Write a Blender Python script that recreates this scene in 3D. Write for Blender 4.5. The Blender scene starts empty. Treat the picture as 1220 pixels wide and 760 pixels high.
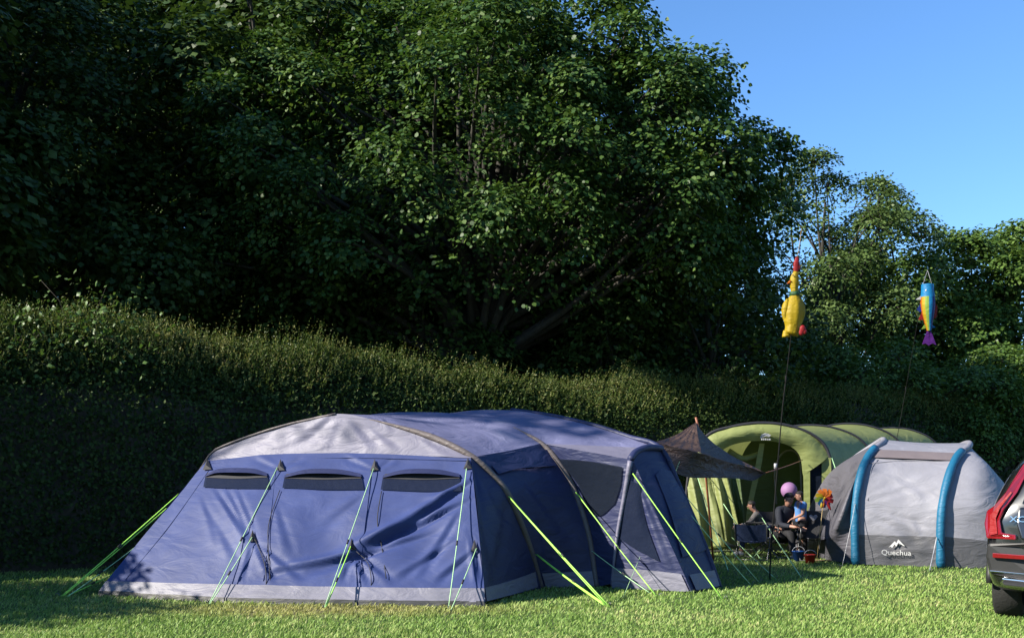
import bpy, bmesh, math, random
import numpy as np
from mathutils import Vector, Matrix

random.seed(7)
RNG = np.random.default_rng(11)
R = math.radians
scene = bpy.context.scene
COL = scene.collection

# ------------------------------------------------------------------ camera, sky, sun, exposure
FPX, HZ, EYE = 1200.0, 565.0, 1.45          # focal length in photo pixels, horizon row, eye height (m)
cam_d = bpy.data.cameras.new('camera')
cam_d.sensor_width = 36.0
cam_d.lens = FPX / 1220.0 * 36.0
cam_d.shift_y = (HZ - 380.0) / 1220.0
cam_d.clip_start, cam_d.clip_end = 0.1, 3000.0
cam = bpy.data.objects.new('camera', cam_d)
cam.location = (0, 0, EYE)
cam.rotation_euler = (R(90), 0, 0)
COL.objects.link(cam)
scene.camera = cam

SUN_EL, SUN_AZ = 31.5, math.degrees(math.atan2(-0.925, -0.38))    # azimuth measured from +Y towards +X
world = bpy.data.worlds.new('World')
scene.world = world
world.use_nodes = True
wn = world.node_tree
for n in list(wn.nodes): wn.nodes.remove(n)
sky = wn.nodes.new('ShaderNodeTexSky')
sky.sky_type = 'NISHITA'
sky.sun_disc = False
sky.sun_elevation = R(SUN_EL)
sky.sun_rotation = R(SUN_AZ % 360)
sky.air_density = 1.25
sky.dust_density = 0.0
sky.ozone_density = 10.0
bg = wn.nodes.new('ShaderNodeBackground')
bg.inputs['Strength'].default_value = 0.081
wo = wn.nodes.new('ShaderNodeOutputWorld')
wn.links.new(sky.outputs['Color'], bg.inputs['Color'])
wn.links.new(bg.outputs['Background'], wo.inputs['Surface'])

sd = bpy.data.lights.new('sun', 'SUN')
sd.energy = 5.0
sd.angle = R(0.53)
sd.color = (1.0, 0.93, 0.80)
sun = bpy.data.objects.new('sun', sd)
az, el = R(SUN_AZ), R(SUN_EL)
TO_SUN = Vector((math.sin(az) * math.cos(el), math.cos(az) * math.cos(el), math.sin(el)))
sun.rotation_euler = TO_SUN.to_track_quat('Z', 'Y').to_euler()
sun.location = TO_SUN * 60
COL.objects.link(sun)

vs = scene.view_settings
vs.view_transform = 'Standard'
vs.look = 'None'
vs.exposure = 1.55
vs.gamma = 1.0
vs.use_curve_mapping = False

# ------------------------------------------------------------------ helpers
def I(px, py, d):
    """a point of the place, from where it shows and how many metres away it stands"""
    return np.array([(px - 610.0) * d / FPX, d, EYE + (HZ - py) * d / FPX])
def G(px, py, z=0.0):
    d = (EYE - z) * FPX / (py - HZ)
    return np.array([(px - 610.0) * d / FPX, d, z])
def pix(P):
    P = np.asarray(P, float)
    return np.stack([610 + FPX * P[..., 0] / P[..., 1], HZ - FPX * (P[..., 2] - EYE) / P[..., 1]], -1)
def nrm(v):
    v = np.asarray(v, float)
    return v / np.maximum(np.linalg.norm(v, axis=-1, keepdims=True), 1e-9)
def world_loc(o):
    l = Vector((0, 0, 0))
    while o is not None:
        l += o.location
        o = o.parent
    return l
def tag(o, label=None, cat=None, group=None, kind=None):
    if label: o['label'] = label
    if cat: o['category'] = cat
    if group: o['group'] = group
    if kind: o['kind'] = kind
    return o
def empty(name, loc, label, cat, group=None):
    o = bpy.data.objects.new(name, None)
    o.empty_display_size = 0.2
    o.location = Vector([float(c) for c in loc])
    COL.objects.link(o)
    return tag(o, label, cat, group)
def link(name, me, mat, parent=None):
    o = bpy.data.objects.new(name, me)
    if mat is not None: me.materials.append(mat)
    COL.objects.link(o)
    if parent is not None: o.parent = parent
    return o
def mesh(name, V, F, mat, parent=None, smooth=True):
    """one mesh object, V in world metres"""
    V = np.asarray(V, float)
    off = world_loc(parent) if parent is not None else Vector((0, 0, 0))
    V = V - np.array(off)
    me = bpy.data.meshes.new(name)
    me.from_pydata([tuple(v) for v in V], [], [tuple(int(i) for i in f) for f in F])
    me.update()
    if smooth:
        me.polygons.foreach_set('use_smooth', [True] * len(me.polygons))
    return link(name, me, mat, parent)
def fast_mesh(name, V, T, mat, parent=None, smooth=False):
    """large triangle mesh from arrays"""
    off = world_loc(parent) if parent is not None else Vector((0, 0, 0))
    V = np.ascontiguousarray(V - np.array(off), np.float32)
    T = np.ascontiguousarray(T, np.int32)
    me = bpy.data.meshes.new(name)
    me.vertices.add(len(V)); me.loops.add(T.size); me.polygons.add(len(T))
    me.vertices.foreach_set('co', V.ravel())
    me.loops.foreach_set('vertex_index', T.ravel())
    me.polygons.foreach_set('loop_start', np.arange(0, T.size, 3, dtype=np.int32))
    me.polygons.foreach_set('loop_total', np.full(len(T), 3, np.int32))
    if smooth: me.polygons.foreach_set('use_smooth', np.ones(len(T), bool))
    me.update(calc_edges=True)
    me.validate()
    return link(name, me, mat, parent)
class MB:
    def __init__(s): s.V, s.F = [], []
    def add(s, V, F):
        b = len(s.V)
        s.V += [tuple(map(float, v)) for v in V]
        s.F += [tuple(int(i) + b for i in f) for f in F]
        return s
    def tube(s, pts, r, n=7, cap=True):
        P = np.array([np.asarray(p, float) for p in pts])
        k = len(P)
        rr = np.full(k, r) if np.isscalar(r) else np.asarray(r, float)
        T = np.gradient(P, axis=0); T = nrm(T)
        up = np.array([0, 0, 1.0]) if abs(T[0][2]) < 0.9 else np.array([1.0, 0, 0])
        V = []
        a = nrm(np.cross(T[0], up))
        for i in range(k):
            a = nrm(a - T[i] * np.dot(a, T[i]))
            b = np.cross(T[i], a)
            for j in range(n):
                th = 2 * math.pi * j / n
                V.append(P[i] + rr[i] * (math.cos(th) * a + math.sin(th) * b))
        F = []
        for i in range(k - 1):
            for j in range(n):
                j2 = (j + 1) % n
                F.append((i * n + j, i * n + j2, (i + 1) * n + j2, (i + 1) * n + j))
        if cap:
            F.append(tuple(range(n - 1, -1, -1)))
            F.append(tuple(range((k - 1) * n, k * n)))
        return s.add(V, F)
    def box(s, c, d, rot=None):
        c = np.asarray(c, float); d = np.asarray(d, float) / 2
        V = np.array([[x, y, z] for x in (-1, 1) for y in (-1, 1) for z in (-1, 1)]) * d
        if rot is not None: V = V @ np.array(rot.to_3x3()).T
        return s.add(V + c, [(0, 1, 3, 2), (4, 6, 7, 5), (0, 4, 5, 1), (2, 3, 7, 6), (0, 2, 6, 4), (1, 5, 7, 3)])
    def ball(s, c, r, nu=14, nv=9):
        c = np.asarray(c, float); r = np.full(3, r) if np.isscalar(r) else np.asarray(r, float)
        V = [c + r * np.array([0, 0, 1])]
        for i in range(1, nv):
            t = math.pi * i / nv
            for j in range(nu):
                p = 2 * math.pi * j / nu
                V.append(c + r * np.array([math.sin(t) * math.cos(p), math.sin(t) * math.sin(p), math.cos(t)]))
        V.append(c - r * np.array([0, 0, 1]))
        F = [(0, 1 + j, 1 + (j + 1) % nu) for j in range(nu)]
        for i in range(nv - 2):
            for j in range(nu):
                a = 1 + i * nu + j; b = 1 + i * nu + (j + 1) % nu
                F.append((a, a + nu, b + nu, b))
        e = len(V) - 1
        F += [(e, e - nu + (j + 1) % nu, e - nu + j) for j in range(nu)]
        return s.add(V, F)
    def lathe(s, prof, c=(0, 0, 0), n=16, cap0=True, cap1=True):
        c = np.asarray(c, float)
        V = [c + np.array([r * math.cos(2 * math.pi * j / n), r * math.sin(2 * math.pi * j / n), z]) for r, z in prof for j in range(n)]
        F = []
        for i in range(len(prof) - 1):
            for j in range(n):
                j2 = (j + 1) % n
                F.append((i * n + j, i * n + j2, (i + 1) * n + j2, (i + 1) * n + j))
        if cap0: F.append(tuple(range(n - 1, -1, -1)))
        if cap1: F.append(tuple(range((len(prof) - 1) * n, len(prof) * n)))
        return s.add(V, F)
    def build(s, name, mat, parent=None, smooth=True, matrix=None):
        V = np.array(s.V)
        if matrix is not None:
            M = np.array(matrix)
            V = V @ M[:3, :3].T + M[:3, 3]
        return mesh(name, V, s.F, mat, parent, smooth)

def smooth_line(pts, n):
    """resample a polyline to n points with Catmull-Rom smoothing, even in arc length"""
    P = np.array([np.asarray(p, float) for p in pts])
    if len(P) == 2:
        t = np.linspace(0, 1, n)[:, None]
        return P[0] * (1 - t) + P[1] * t
    Q = np.vstack([2 * P[0] - P[1], P, 2 * P[-1] - P[-2]])
    out = []
    for i in range(len(P) - 1):
        p0, p1, p2, p3 = Q[i], Q[i + 1], Q[i + 2], Q[i + 3]
        for t in np.linspace(0, 1, 16, endpoint=False):
            out.append(0.5 * ((2 * p1) + (p2 - p0) * t + (2 * p0 - 5 * p1 + 4 * p2 - p3) * t * t + (3 * p1 - p0 - 3 * p2 + p3) * t ** 3))
    out.append(P[-1])
    out = np.array(out)
    L = np.concatenate([[0], np.cumsum(np.linalg.norm(np.diff(out, axis=0), axis=1))])
    s = np.linspace(0, L[-1], n)
    return np.stack([np.interp(s, L, out[:, k]) for k in range(3)], 1)
def loft(rows, nu, nv):
    """grid (nv+1, nu+1, 3) lofted through polyline rows"""
    A = np.array([smooth_line(r, nu + 1) for r in rows])
    B = np.stack([smooth_line(A[:, j], nv + 1) for j in range(nu + 1)], 1)
    return B
def grid_normals(Gd):
    du = np.gradient(Gd, axis=1); dv = np.gradient(Gd, axis=0)
    return nrm(np.cross(du, dv))
def grid_faces(nv, nu, base=0):
    i, j = np.meshgrid(np.arange(nv), np.arange(nu), indexing='ij')
    a = (i * (nu + 1) + j).ravel() + base
    return np.stack([a, a + 1, a + nu + 2, a + nu + 1], 1)
def sheet(name, Gd, mat, parent):
    nv, nu = Gd.shape[0] - 1, Gd.shape[1] - 1
    return mesh(name, Gd.reshape(-1, 3), grid_faces(nv, nu), mat, parent)
def face_camera(Gd, N):
    """make normals point to the open air side nearest the camera"""
    s = np.sign(np.sum(N * (np.array([0, 0, EYE]) - Gd), -1).mean())
    return N * (s if s != 0 else 1)
def on(Gd, px, py, off=0.0):
    """point on a built sheet where it shows at this spot, lifted off by metres"""
    pp = pix(Gd).reshape(-1, 2)
    N = face_camera(Gd, grid_normals(Gd)).reshape(-1, 3)
    k = np.argmin(((pp - (px, py)) ** 2).sum(1))
    # solve ray/plane at nearest vertex
    p0, n = Gd.reshape(-1, 3)[k], N[k]
    o = np.array([0, 0, EYE]); d = np.array([(px - 610) / FPX, 1, (HZ - py) / FPX])
    den = np.dot(d, n)
    t = np.dot(p0 - o, n) / den if abs(den) > 1e-3 else p0[1]
    return o + d * t + n * off
def noise2(x, y, seed=0, octv=4):
    r = np.random.default_rng(seed)
    out = 0
    for k in range(octv):
        for _ in range(3):
            a = r.uniform(0, 2 * math.pi); f = 2 ** k * r.uniform(.7, 1.3); p = r.uniform(0, 6.28)
            out = out + np.sin(f * (x * math.cos(a) + y * math.sin(a)) + p) / 2 ** k
    return out / 4

# ------------------------------------------------------------------ materials
def new_mat(name):
    m = bpy.data.materials.new(name)
    m.use_nodes = True
    nt = m.node_tree
    for n in list(nt.nodes): nt.nodes.remove(n)
    out = nt.nodes.new('ShaderNodeOutputMaterial')
    return m, nt, out
def nd(nt, typ, **kw):
    n = nt.nodes.new(typ)
    for k, v in kw.items():
        if hasattr(n, k): setattr(n, k, v)
        else: n.inputs[k].default_value = v
    return n
def ramp(nt, stops):
    n = nt.nodes.new('ShaderNodeValToRGB')
    e = n.color_ramp.elements
    while len(e) < len(stops): e.new(0.5)
    for i, (p, c) in enumerate(stops):
        e[i].position = p; e[i].color = (*c, 1) if len(c) == 3 else c
    return n
def simple(name, col, rough=0.6, spec=0.4, metal=0.0, var=0.12, scale=18.0, bump=0.0, coat=0.0, sheen=0.0, emis=None):
    m, nt, out = new_mat(name)
    b = nd(nt, 'ShaderNodeBsdfPrincipled')
    b.inputs['Roughness'].default_value = rough
    b.inputs['Specular IOR Level'].default_value = spec
    b.inputs['Metallic'].default_value = metal
    b.inputs['Coat Weight'].default_value = coat
    b.inputs['Sheen Weight'].default_value = sheen
    tc = nd(nt, 'ShaderNodeTexCoord')
    nz = nd(nt, 'ShaderNodeTexNoise'); nz.inputs['Scale'].default_value = scale; nz.inputs['Detail'].default_value = 5
    nt.links.new(tc.outputs['Object'], nz.inputs['Vector'])
    c = np.array(col)
    rp = ramp(nt, [(0.3, tuple(c * (1 - var))), (0.7, tuple(np.minimum(c * (1 + var), 1)))])
    nt.links.new(nz.outputs['Fac'], rp.inputs['Fac'])
    nt.links.new(rp.outputs['Color'], b.inputs['Base Color'])
    if bump:
        bp = nd(nt, 'ShaderNodeBump'); bp.inputs['Strength'].default_value = bump; bp.inputs['Distance'].default_value = 0.02
        nt.links.new(nz.outputs['Fac'], bp.inputs['Height']); nt.links.new(bp.outputs['Normal'], b.inputs['Normal'])
    nt.links.new(b.outputs['BSDF'], out.inputs['Surface'])
    return m
def fabric(name, col, col2=None, rough=0.55, transl=0.12, wr=0.5, wscale=2.2, spec=0.35):
    """coated tent cloth: faint weave, tension wrinkles, stains, a little light let through"""
    m, nt, out = new_mat(name)
    b = nd(nt, 'ShaderNodeBsdfPrincipled')
    b.inputs['Roughness'].default_value = rough
    b.inputs['Specular IOR Level'].default_value = spec
    tc = nd(nt, 'ShaderNodeTexCoord')
    n1 = nd(nt, 'ShaderNodeTexNoise'); n1.inputs['Scale'].default_value = 1.7; n1.inputs['Detail'].default_value = 6; n1.inputs['Roughness'].default_value = 0.6
    mp = nd(nt, 'ShaderNodeMapping'); mp.inputs['Rotation'].default_value = (0.3, 0.5, 0.2); mp.inputs['Scale'].default_value = (1, 1, 2.6)
    n2 = nd(nt, 'ShaderNodeTexNoise'); n2.inputs['Scale'].default_value = wscale; n2.inputs['Detail'].default_value = 4; n2.inputs['Distortion'].default_value = 1.2
    n3 = nd(nt, 'ShaderNodeTexNoise'); n3.inputs['Scale'].default_value = 160; n3.inputs['Detail'].default_value = 2
    for n in (n1, n3): nt.links.new(tc.outputs['Object'], n.inputs['Vector'])
    nt.links.new(tc.outputs['Object'], mp.inputs['Vector']); nt.links.new(mp.outputs['Vector'], n2.inputs['Vector'])
    c = np.array(col); c2 = np.array(col2) if col2 is not None else c * 1.18
    rp = ramp(nt, [(0.3, tuple(c * 0.84)), (0.55, tuple(c)), (0.75, tuple(np.minimum(c2, 1)))])
    nt.links.new(n1.outputs['Fac'], rp.inputs['Fac'])
    mx = nd(nt, 'ShaderNodeMix', data_type='RGBA', blend_type='MULTIPLY'); mx.inputs['Factor'].default_value = 0.35
    r3 = ramp(nt, [(0.3, (.72, .72, .72)), (0.7, (1, 1, 1))])
    nt.links.new(n3.outputs['Fac'], r3.inputs['Fac'])
    nt.links.new(rp.outputs['Color'], mx.inputs['A']); nt.links.new(r3.outputs['Color'], mx.inputs['B'])
    nt.links.new(mx.outputs['Result'], b.inputs['Base Color'])
    bp = nd(nt, 'ShaderNodeBump'); bp.inputs['Strength'].default_value = wr; bp.inputs['Distance'].default_value = 0.06
    nt.links.new(n2.outputs['Fac'], bp.inputs['Height']); nt.links.new(bp.outputs['Normal'], b.inputs['Normal'])
    if transl > 0:
        tr = nd(nt, 'ShaderNodeBsdfTranslucent')
        nt.links.new(mx.outputs['Result'], tr.inputs['Color'])
        ms = nd(nt, 'ShaderNodeMixShader'); ms.inputs['Fac'].default_value = transl
        nt.links.new(b.outputs['BSDF'], ms.inputs[1]); nt.links.new(tr.outputs['BSDF'], ms.inputs[2])
        nt.links.new(ms.outputs['Shader'], out.inputs['Surface'])
    else:
        nt.links.new(b.outputs['BSDF'], out.inputs['Surface'])
    return m
def leafmat(name, dark, mid, light, transl=0.25, rough=0.45, nscale=0.5, spec=0.3):
    m, nt, out = new_mat(name)
    b = nd(nt, 'ShaderNodeBsdfPrincipled')
    b.inputs['Roughness'].default_value = rough
    b.inputs['Specular IOR Level'].default_value = spec
    ge = nd(nt, 'ShaderNodeNewGeometry')
    tc = nd(nt, 'ShaderNodeTexCoord')
    nz = nd(nt, 'ShaderNodeTexNoise'); nz.inputs['Scale'].default_value = nscale; nz.inputs['Detail'].default_value = 3
    nt.links.new(tc.outputs['Object'], nz.inputs['Vector'])
    ad = nd(nt, 'ShaderNodeMath', operation='ADD')
    ml = nd(nt, 'ShaderNodeMath', operation='MULTIPLY'); ml.inputs[1].default_value = 0.55
    m2 = nd(nt, 'ShaderNodeMath', operation='MULTIPLY'); m2.inputs[1].default_value = 0.5
    nt.links.new(ge.outputs['Random Per Island'], ml.inputs[0])
    nt.links.new(nz.outputs['Fac'], m2.inputs[0])
    nt.links.new(ml.outputs['Value'], ad.inputs[0]); nt.links.new(m2.outputs['Value'], ad.inputs[1])
    rp = ramp(nt, [(0.18, dark), (0.5, mid), (0.82, light)])
    nt.links.new(ad.outputs['Value'], rp.inputs['Fac'])
    nt.links.new(rp.outputs['Color'], b.inputs['Base Color'])
    tr = nd(nt, 'ShaderNodeBsdfTranslucent')
    hs = nd(nt, 'ShaderNodeHueSaturation'); hs.inputs['Saturation'].default_value = 1.1; hs.inputs['Value'].default_value = 1.3; hs.inputs['Hue'].default_value = 0.49
    nt.links.new(rp.outputs['Color'], hs.inputs['Color']); nt.links.new(hs.outputs['Color'], tr.inputs['Color'])
    ms = nd(nt, 'ShaderNodeMixShader'); ms.inputs['Fac'].default_value = transl
    nt.links.new(b.outputs['BSDF'], ms.inputs[1]); nt.links.new(tr.outputs['BSDF'], ms.inputs[2])
    nt.links.new(ms.outputs['Shader'], out.inputs['Surface'])
    return m
def bark(name, col):
    m, nt, out = new_mat(name)
    b = nd(nt, 'ShaderNodeBsdfPrincipled'); b.inputs['Roughness'].default_value = 0.9
    tc = nd(nt, 'ShaderNodeTexCoord')
    mp = nd(nt, 'ShaderNodeMapping'); mp.inputs['Scale'].default_value = (6, 6, 1.2)
    nz = nd(nt, 'ShaderNodeTexNoise'); nz.inputs['Scale'].default_value = 3; nz.inputs['Detail'].default_value = 8
    nt.links.new(tc.outputs['Object'], mp.inputs['Vector']); nt.links.new(mp.outputs['Vector'], nz.inputs['Vector'])
    c = np.array(col)
    rp = ramp(nt, [(0.35, tuple(c * .5)), (0.7, tuple(c * 1.3))])
    nt.links.new(nz.outputs['Fac'], rp.inputs['Fac']); nt.links.new(rp.outputs['Color'], b.inputs['Base Color'])
    bp = nd(nt, 'ShaderNodeBump'); bp.inputs['Strength'].default_value = 0.8
    nt.links.new(nz.outputs['Fac'], bp.inputs['Height']); nt.links.new(bp.outputs['Normal'], b.inputs['Normal'])
    nt.links.new(b.outputs['BSDF'], out.inputs['Surface'])
    return m
def turf(name, blades):
    """grass colours: fresh green, straw patches, worn brown spots"""
    m, nt, out = new_mat(name)
    b = nd(nt, 'ShaderNodeBsdfPrincipled'); b.inputs['Roughness'].default_value = 0.55 if blades else 0.95
    b.inputs['Specular IOR Level'].default_value = 0.25
    ge = nd(nt, 'ShaderNodeNewGeometry')
    n1 = nd(nt, 'ShaderNodeTexNoise'); n1.inputs['Scale'].default_value = 0.55; n1.inputs['Detail'].default_value = 5
    n2 = nd(nt, 'ShaderNodeTexNoise'); n2.inputs['Scale'].default_value = 5.0; n2.inputs['Detail'].default_value = 4
    for n in (n1, n2): nt.links.new(ge.outputs['Position'], n.inputs['Vector'])
    mx = nd(nt, 'ShaderNodeMath', operation='MULTIPLY_ADD'); mx.inputs[1].default_value = 0.5
    nt.links.new(n2.outputs['Fac'], mx.inputs[0])
    h = nd(nt, 'ShaderNodeMath', operation='MULTIPLY'); h.inputs[1].default_value = 0.5
    nt.links.new(n1.outputs['Fac'], h.inputs[0]); nt.links.new(h.outputs['Value'], mx.inputs[2])
    if blades:
        ad = nd(nt, 'ShaderNodeMath', operation='MULTIPLY_ADD'); ad.inputs[1].default_value = 0.36
        sb = nd(nt, 'ShaderNodeMath', operation='SUBTRACT'); sb.inputs[1].default_value = 0.18
        nt.links.new(ge.outputs['Random Per Island'], ad.inputs[0]); nt.links.new(mx.outputs['Value'], ad.inputs[2])
        nt.links.new(ad.outputs['Value'], sb.inputs[0]); fac = sb.outputs['Value']
        rp = ramp(nt, [(0.30, (.090, .175, .028)), (0.50, (.175, .275, .060)), (0.66, (.270, .335, .105)), (0.80, (.410, .370, .175))])
    else:
        fac = mx.outputs['Value']
        rp = ramp(nt, [(0.3, (.030, .055, .012)), (0.55, (.055, .085, .020)), (0.75, (.110, .105, .045))])
    nt.links.new(fac, rp.inputs['Fac'])
    # worn, straw-coloured strip of turf in front of the blue tent
    sx = nd(nt, 'ShaderNodeSeparateXYZ'); nt.links.new(ge.outputs['Position'], sx.inputs['Vector'])
    d = nd(nt, 'ShaderNodeVectorMath', operation='DISTANCE'); d.inputs[1].default_value = (-2.1, 10.75, 0)
    sc = nd(nt, 'ShaderNodeVectorMath', operation='MULTIPLY'); sc.inputs[1].default_value = (0.28, 0.95, 0)
    off = nd(nt, 'ShaderNodeVectorMath', operation='SUBTRACT'); off.inputs[1].default_value = (-2.0, 10.8, 0)
    ln = nd(nt, 'ShaderNodeVectorMath', operation='LENGTH')
    nt.links.new(ge.outputs['Position'], off.inputs[0]); nt.links.new(off.outputs['Vector'], sc.inputs[0]); nt.links.new(sc.outputs['Vector'], ln.inputs[0])
    a2 = nd(nt, 'ShaderNodeMath', operation='ADD'); nt.links.new(ln.outputs['Value'], a2.inputs[0]); nt.links.new(n2.outputs['Fac'], a2.inputs[1])
    mr = nd(nt, 'ShaderNodeMapRange'); mr.inputs['From Min'].default_value = 0.7; mr.inputs['From Max'].default_value = 1.25
    mr.inputs['To Min'].default_value = 0.6; mr.inputs['To Max'].default_value = 0.0
    nt.links.new(a2.outputs['Value'], mr.inputs['Value'])
    mix = nd(nt, 'ShaderNodeMix', data_type='RGBA')
    mix.inputs['B'].default_value = (.30, .235, .085, 1) if blades else (.13, .10, .05, 1)
    nt.links.new(mr.outputs['Result'], mix.inputs['Factor']); nt.links.new(rp.outputs['Color'], mix.inputs['A'])
    nt.links.new(mix.outputs['Result'], b.inputs['Base Color'])
    if blades:
        tr = nd(nt, 'ShaderNodeBsdfTranslucent'); nt.links.new(mix.outputs['Result'], tr.inputs['Color'])
        ms = nd(nt, 'ShaderNodeMixShader'); ms.inputs['Fac'].default_value = 0.35
        nt.links.new(b.outputs['BSDF'], ms.inputs[1]); nt.links.new(tr.outputs['BSDF'], ms.inputs[2])
        nt.links.new(ms.outputs['Shader'], out.inputs['Surface'])
    else:
        nt.links.new(b.outputs['BSDF'], out.inputs['Surface'])
    return m
def meshcloth(name, col, alpha=0.55, rough=0.35):
    """see-through window film or net"""
    m, nt, out = new_mat(name)
    b = nd(nt, 'ShaderNodeBsdfPrincipled'); b.inputs['Base Color'].default_value = (*col, 1); b.inputs['Roughness'].default_value = rough; b.inputs['Specular IOR Level'].default_value = .03
    tc = nd(nt, 'ShaderNodeTexCoord')
    nz = nd(nt, 'ShaderNodeTexNoise'); nz.inputs['Scale'].default_value = 7; nz.inputs['Detail'].default_value = 3
    nt.links.new(tc.outputs['Object'], nz.inputs['Vector'])
    bp = nd(nt, 'ShaderNodeBump'); bp.inputs['Strength'].default_value = 0.4; bp.inputs['Distance'].default_value = 0.03
    nt.links.new(nz.outputs['Fac'], bp.inputs['Height']); nt.links.new(bp.outputs['Normal'], b.inputs['Normal'])
    tp = nd(nt, 'ShaderNodeBsdfTransparent'); tp.inputs['Color'].default_value = (.55, .6, .65, 1)
    ms = nd(nt, 'ShaderNodeMixShader'); ms.inputs['Fac'].default_value = alpha
    nt.links.new(tp.outputs['BSDF'], ms.inputs[1]); nt.links.new(b.outputs['BSDF'], ms.inputs[2])
    nt.links.new(ms.outputs['Shader'], out.inputs['Surface'])
    return m

M = dict(
    ground=turf('turf_soil', False), grass=turf('grass_blades', True),
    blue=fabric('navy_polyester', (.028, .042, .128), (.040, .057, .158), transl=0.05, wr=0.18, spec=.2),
    blueshade=fabric('shaded_navy_polyester', (.016, .021, .066), transl=0.05, wr=0.5),  # darker copy of the navy, shade of the tent sides put into the colour
    lilac=fabric('pale_lilac_polyester', (.132, .127, .178), (.158, .152, .205), transl=0.06, wr=0.45),
    roof=fabric('faded_lilac_roof', (.120, .123, .215), (.175, .177, .27), transl=0.05, wr=0.6),
    sleeve=fabric('taupe_pole_sleeve', (.095, .078, .076), transl=0, wr=.3, wscale=6),
    hem=fabric('pale_hem_cloth', (.125, .123, .160), transl=0, wr=0.5),
    mud=fabric('grey_mud_flap', (.03, .03, .03), transl=0, wr=0.5),
    film=meshcloth('tinted_window_film', (.010, .014, .030), 0.9, 0.4),
    net=meshcloth('dark_net', (.007, .010, .018), 0.86, 0.6),
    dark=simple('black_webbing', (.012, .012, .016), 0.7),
    rope=simple('neon_green_cord', (.26, .55, .07), 0.5, var=.2, scale=60),
    rope_w=simple('pale_green_cord', (.28, .46, .24), 0.5, var=.2, scale=60),
    peg=simple('steel_peg', (.12, .12, .12), 0.5, metal=1.0),
    green=fabric('lime_green_polyester', (.205, .235, .080), (.245, .27, .10), transl=0.28, wr=0.5),
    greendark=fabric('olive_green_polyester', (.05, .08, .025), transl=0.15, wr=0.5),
    tarp=fabric('brown_tarp', (.058, .036, .029), transl=0.04, wr=0.9, wscale=5),
    qlight=fabric('light_grey_polyester', (.195, .195, .228), (.235, .235, .265), transl=0.12, wr=0.4),
    qband=fabric('dusty_pink_band', (.12, .10, .105), transl=.05, wr=.3),
    qgrey=fabric('mid_grey_polyester', (.078, .078, .088), transl=0.08, wr=0.5),
    qdark=fabric('charcoal_polyester', (.078, .076, .092), transl=0.08, wr=0.6),
    tubeblue=fabric('turquoise_sleeve', (.005, .080, .155), (.008, .11, .20), transl=0, wr=.28, wscale=5),
    white=simple('white_print', (.40, .40, .40), 0.6, var=.05),
    pole=simple('black_fibreglass', (.010, .010, .010), 0.9, spec=.1),
    brownpole=simple('rusty_brown_pole', (.22, .075, .035), 0.5),
    bark=bark('grey_bark', (.026, .023, .018)), twig=bark('dark_twigs', (.05, .042, .03)),
)
print('materials ok')

# ------------------------------------------------------------------ foliage engine
TPL = {
 'round': (np.array([[0, 0, 0], [-.40, .25, -.04], [-.36, .66, -.05], [0, 1, -.12], [.36, .66, -.05], [.40, .25, -.04]]), np.array([[0, 3, 2], [0, 2, 1], [0, 4, 3], [0, 5, 4]])),
 'wide': (np.array([[0, 0, 0], [-.46, .42, -.08], [0, 1, -.1], [.46, .42, -.08]]), np.array([[0, 2, 1], [0, 3, 2]])),
 'palm': (np.array([[0, .42, .05], [0, 0, 0], [-.42, .12, -.05], [-.52, .52, -.08], [-.2, .60, .0], [0, 1, -.12], [.2, .60, .0], [.52, .52, -.08], [.42, .12, -.05]]),
          np.array([[0, i, i % 8 + 1] for i in range(1, 9)])),
 'kite': (np.array([[0, 0, 0], [-.42, .45, -.08], [0, 1, -.1], [.42, .45, -.08], [0, .45, .05]]), np.array([[4, 0, 1], [4, 1, 2], [4, 2, 3], [4, 3, 0]])),
 'lance': (np.array([[0, 0, 0], [-.2, .45, -.03], [0, 1, -.08], [.2, .45, -.03]]), np.array([[0, 2, 1], [0, 3, 2]])),
 'oval': (np.array([[0, 0, 0], [-.34, .5, -.05], [0, 1, -.06], [.34, .5, -.05]]), np.array([[0, 2, 1], [0, 3, 2]])),
}
def leaf_arrays(P, axis, normal, size, tpl):
    tv, tt = TPL[tpl]
    y = nrm(axis)
    x = nrm(np.cross(y, normal))
    z = np.cross(x, y)
    s = np.asarray(size)[:, None, None]
    V = P[:, None, :] + s * (tv[None, :, 0:1] * x[:, None, :] + tv[None, :, 1:2] * y[:, None, :] + tv[None, :, 2:3] * z[:, None, :])
    T = tt[None] + (np.arange(len(P)) * len(tv))[:, None, None]
    return V.reshape(-1, 3), T.reshape(-1, 3)
def unit(n, rng):
    return nrm(rng.normal(size=(n, 3)))

LM = dict(
    syc=leafmat('sycamore_leaf', (.012, .032, .007), (.032, .072, .015), (.078, .125, .026), 0.25, spec=.22, rough=.5, nscale=.9),
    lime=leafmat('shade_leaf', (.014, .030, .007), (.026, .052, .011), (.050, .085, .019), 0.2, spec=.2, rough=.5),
    ash=leafmat('ash_leaf', (.032, .062, .016), (.060, .100, .027), (.100, .145, .045), 0.3, spec=.2),
    oak=leafmat('field_maple_leaf', (.030, .064, .012), (.060, .110, .022), (.105, .165, .036), 0.3, spec=.2),
    hedge=leafmat('hawthorn_leaf', (.012, .025, .006), (.026, .046, .010), (.045, .066, .016), 0.15, rough=.6, nscale=0.9, spec=.1),
    shoot=leafmat('hawthorn_shoot_leaf', (.024, .046, .009), (.060, .092, .020), (.165, .158, .055), 0.3, nscale=.7, spec=.15),
    bramble=leafmat('bramble_leaf', (0.0310, 0.0620, 0.0124), (0.0527, 0.1023, 0.0217), (0.0868, 0.1364, 0.0372), 0.25),
)

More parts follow.
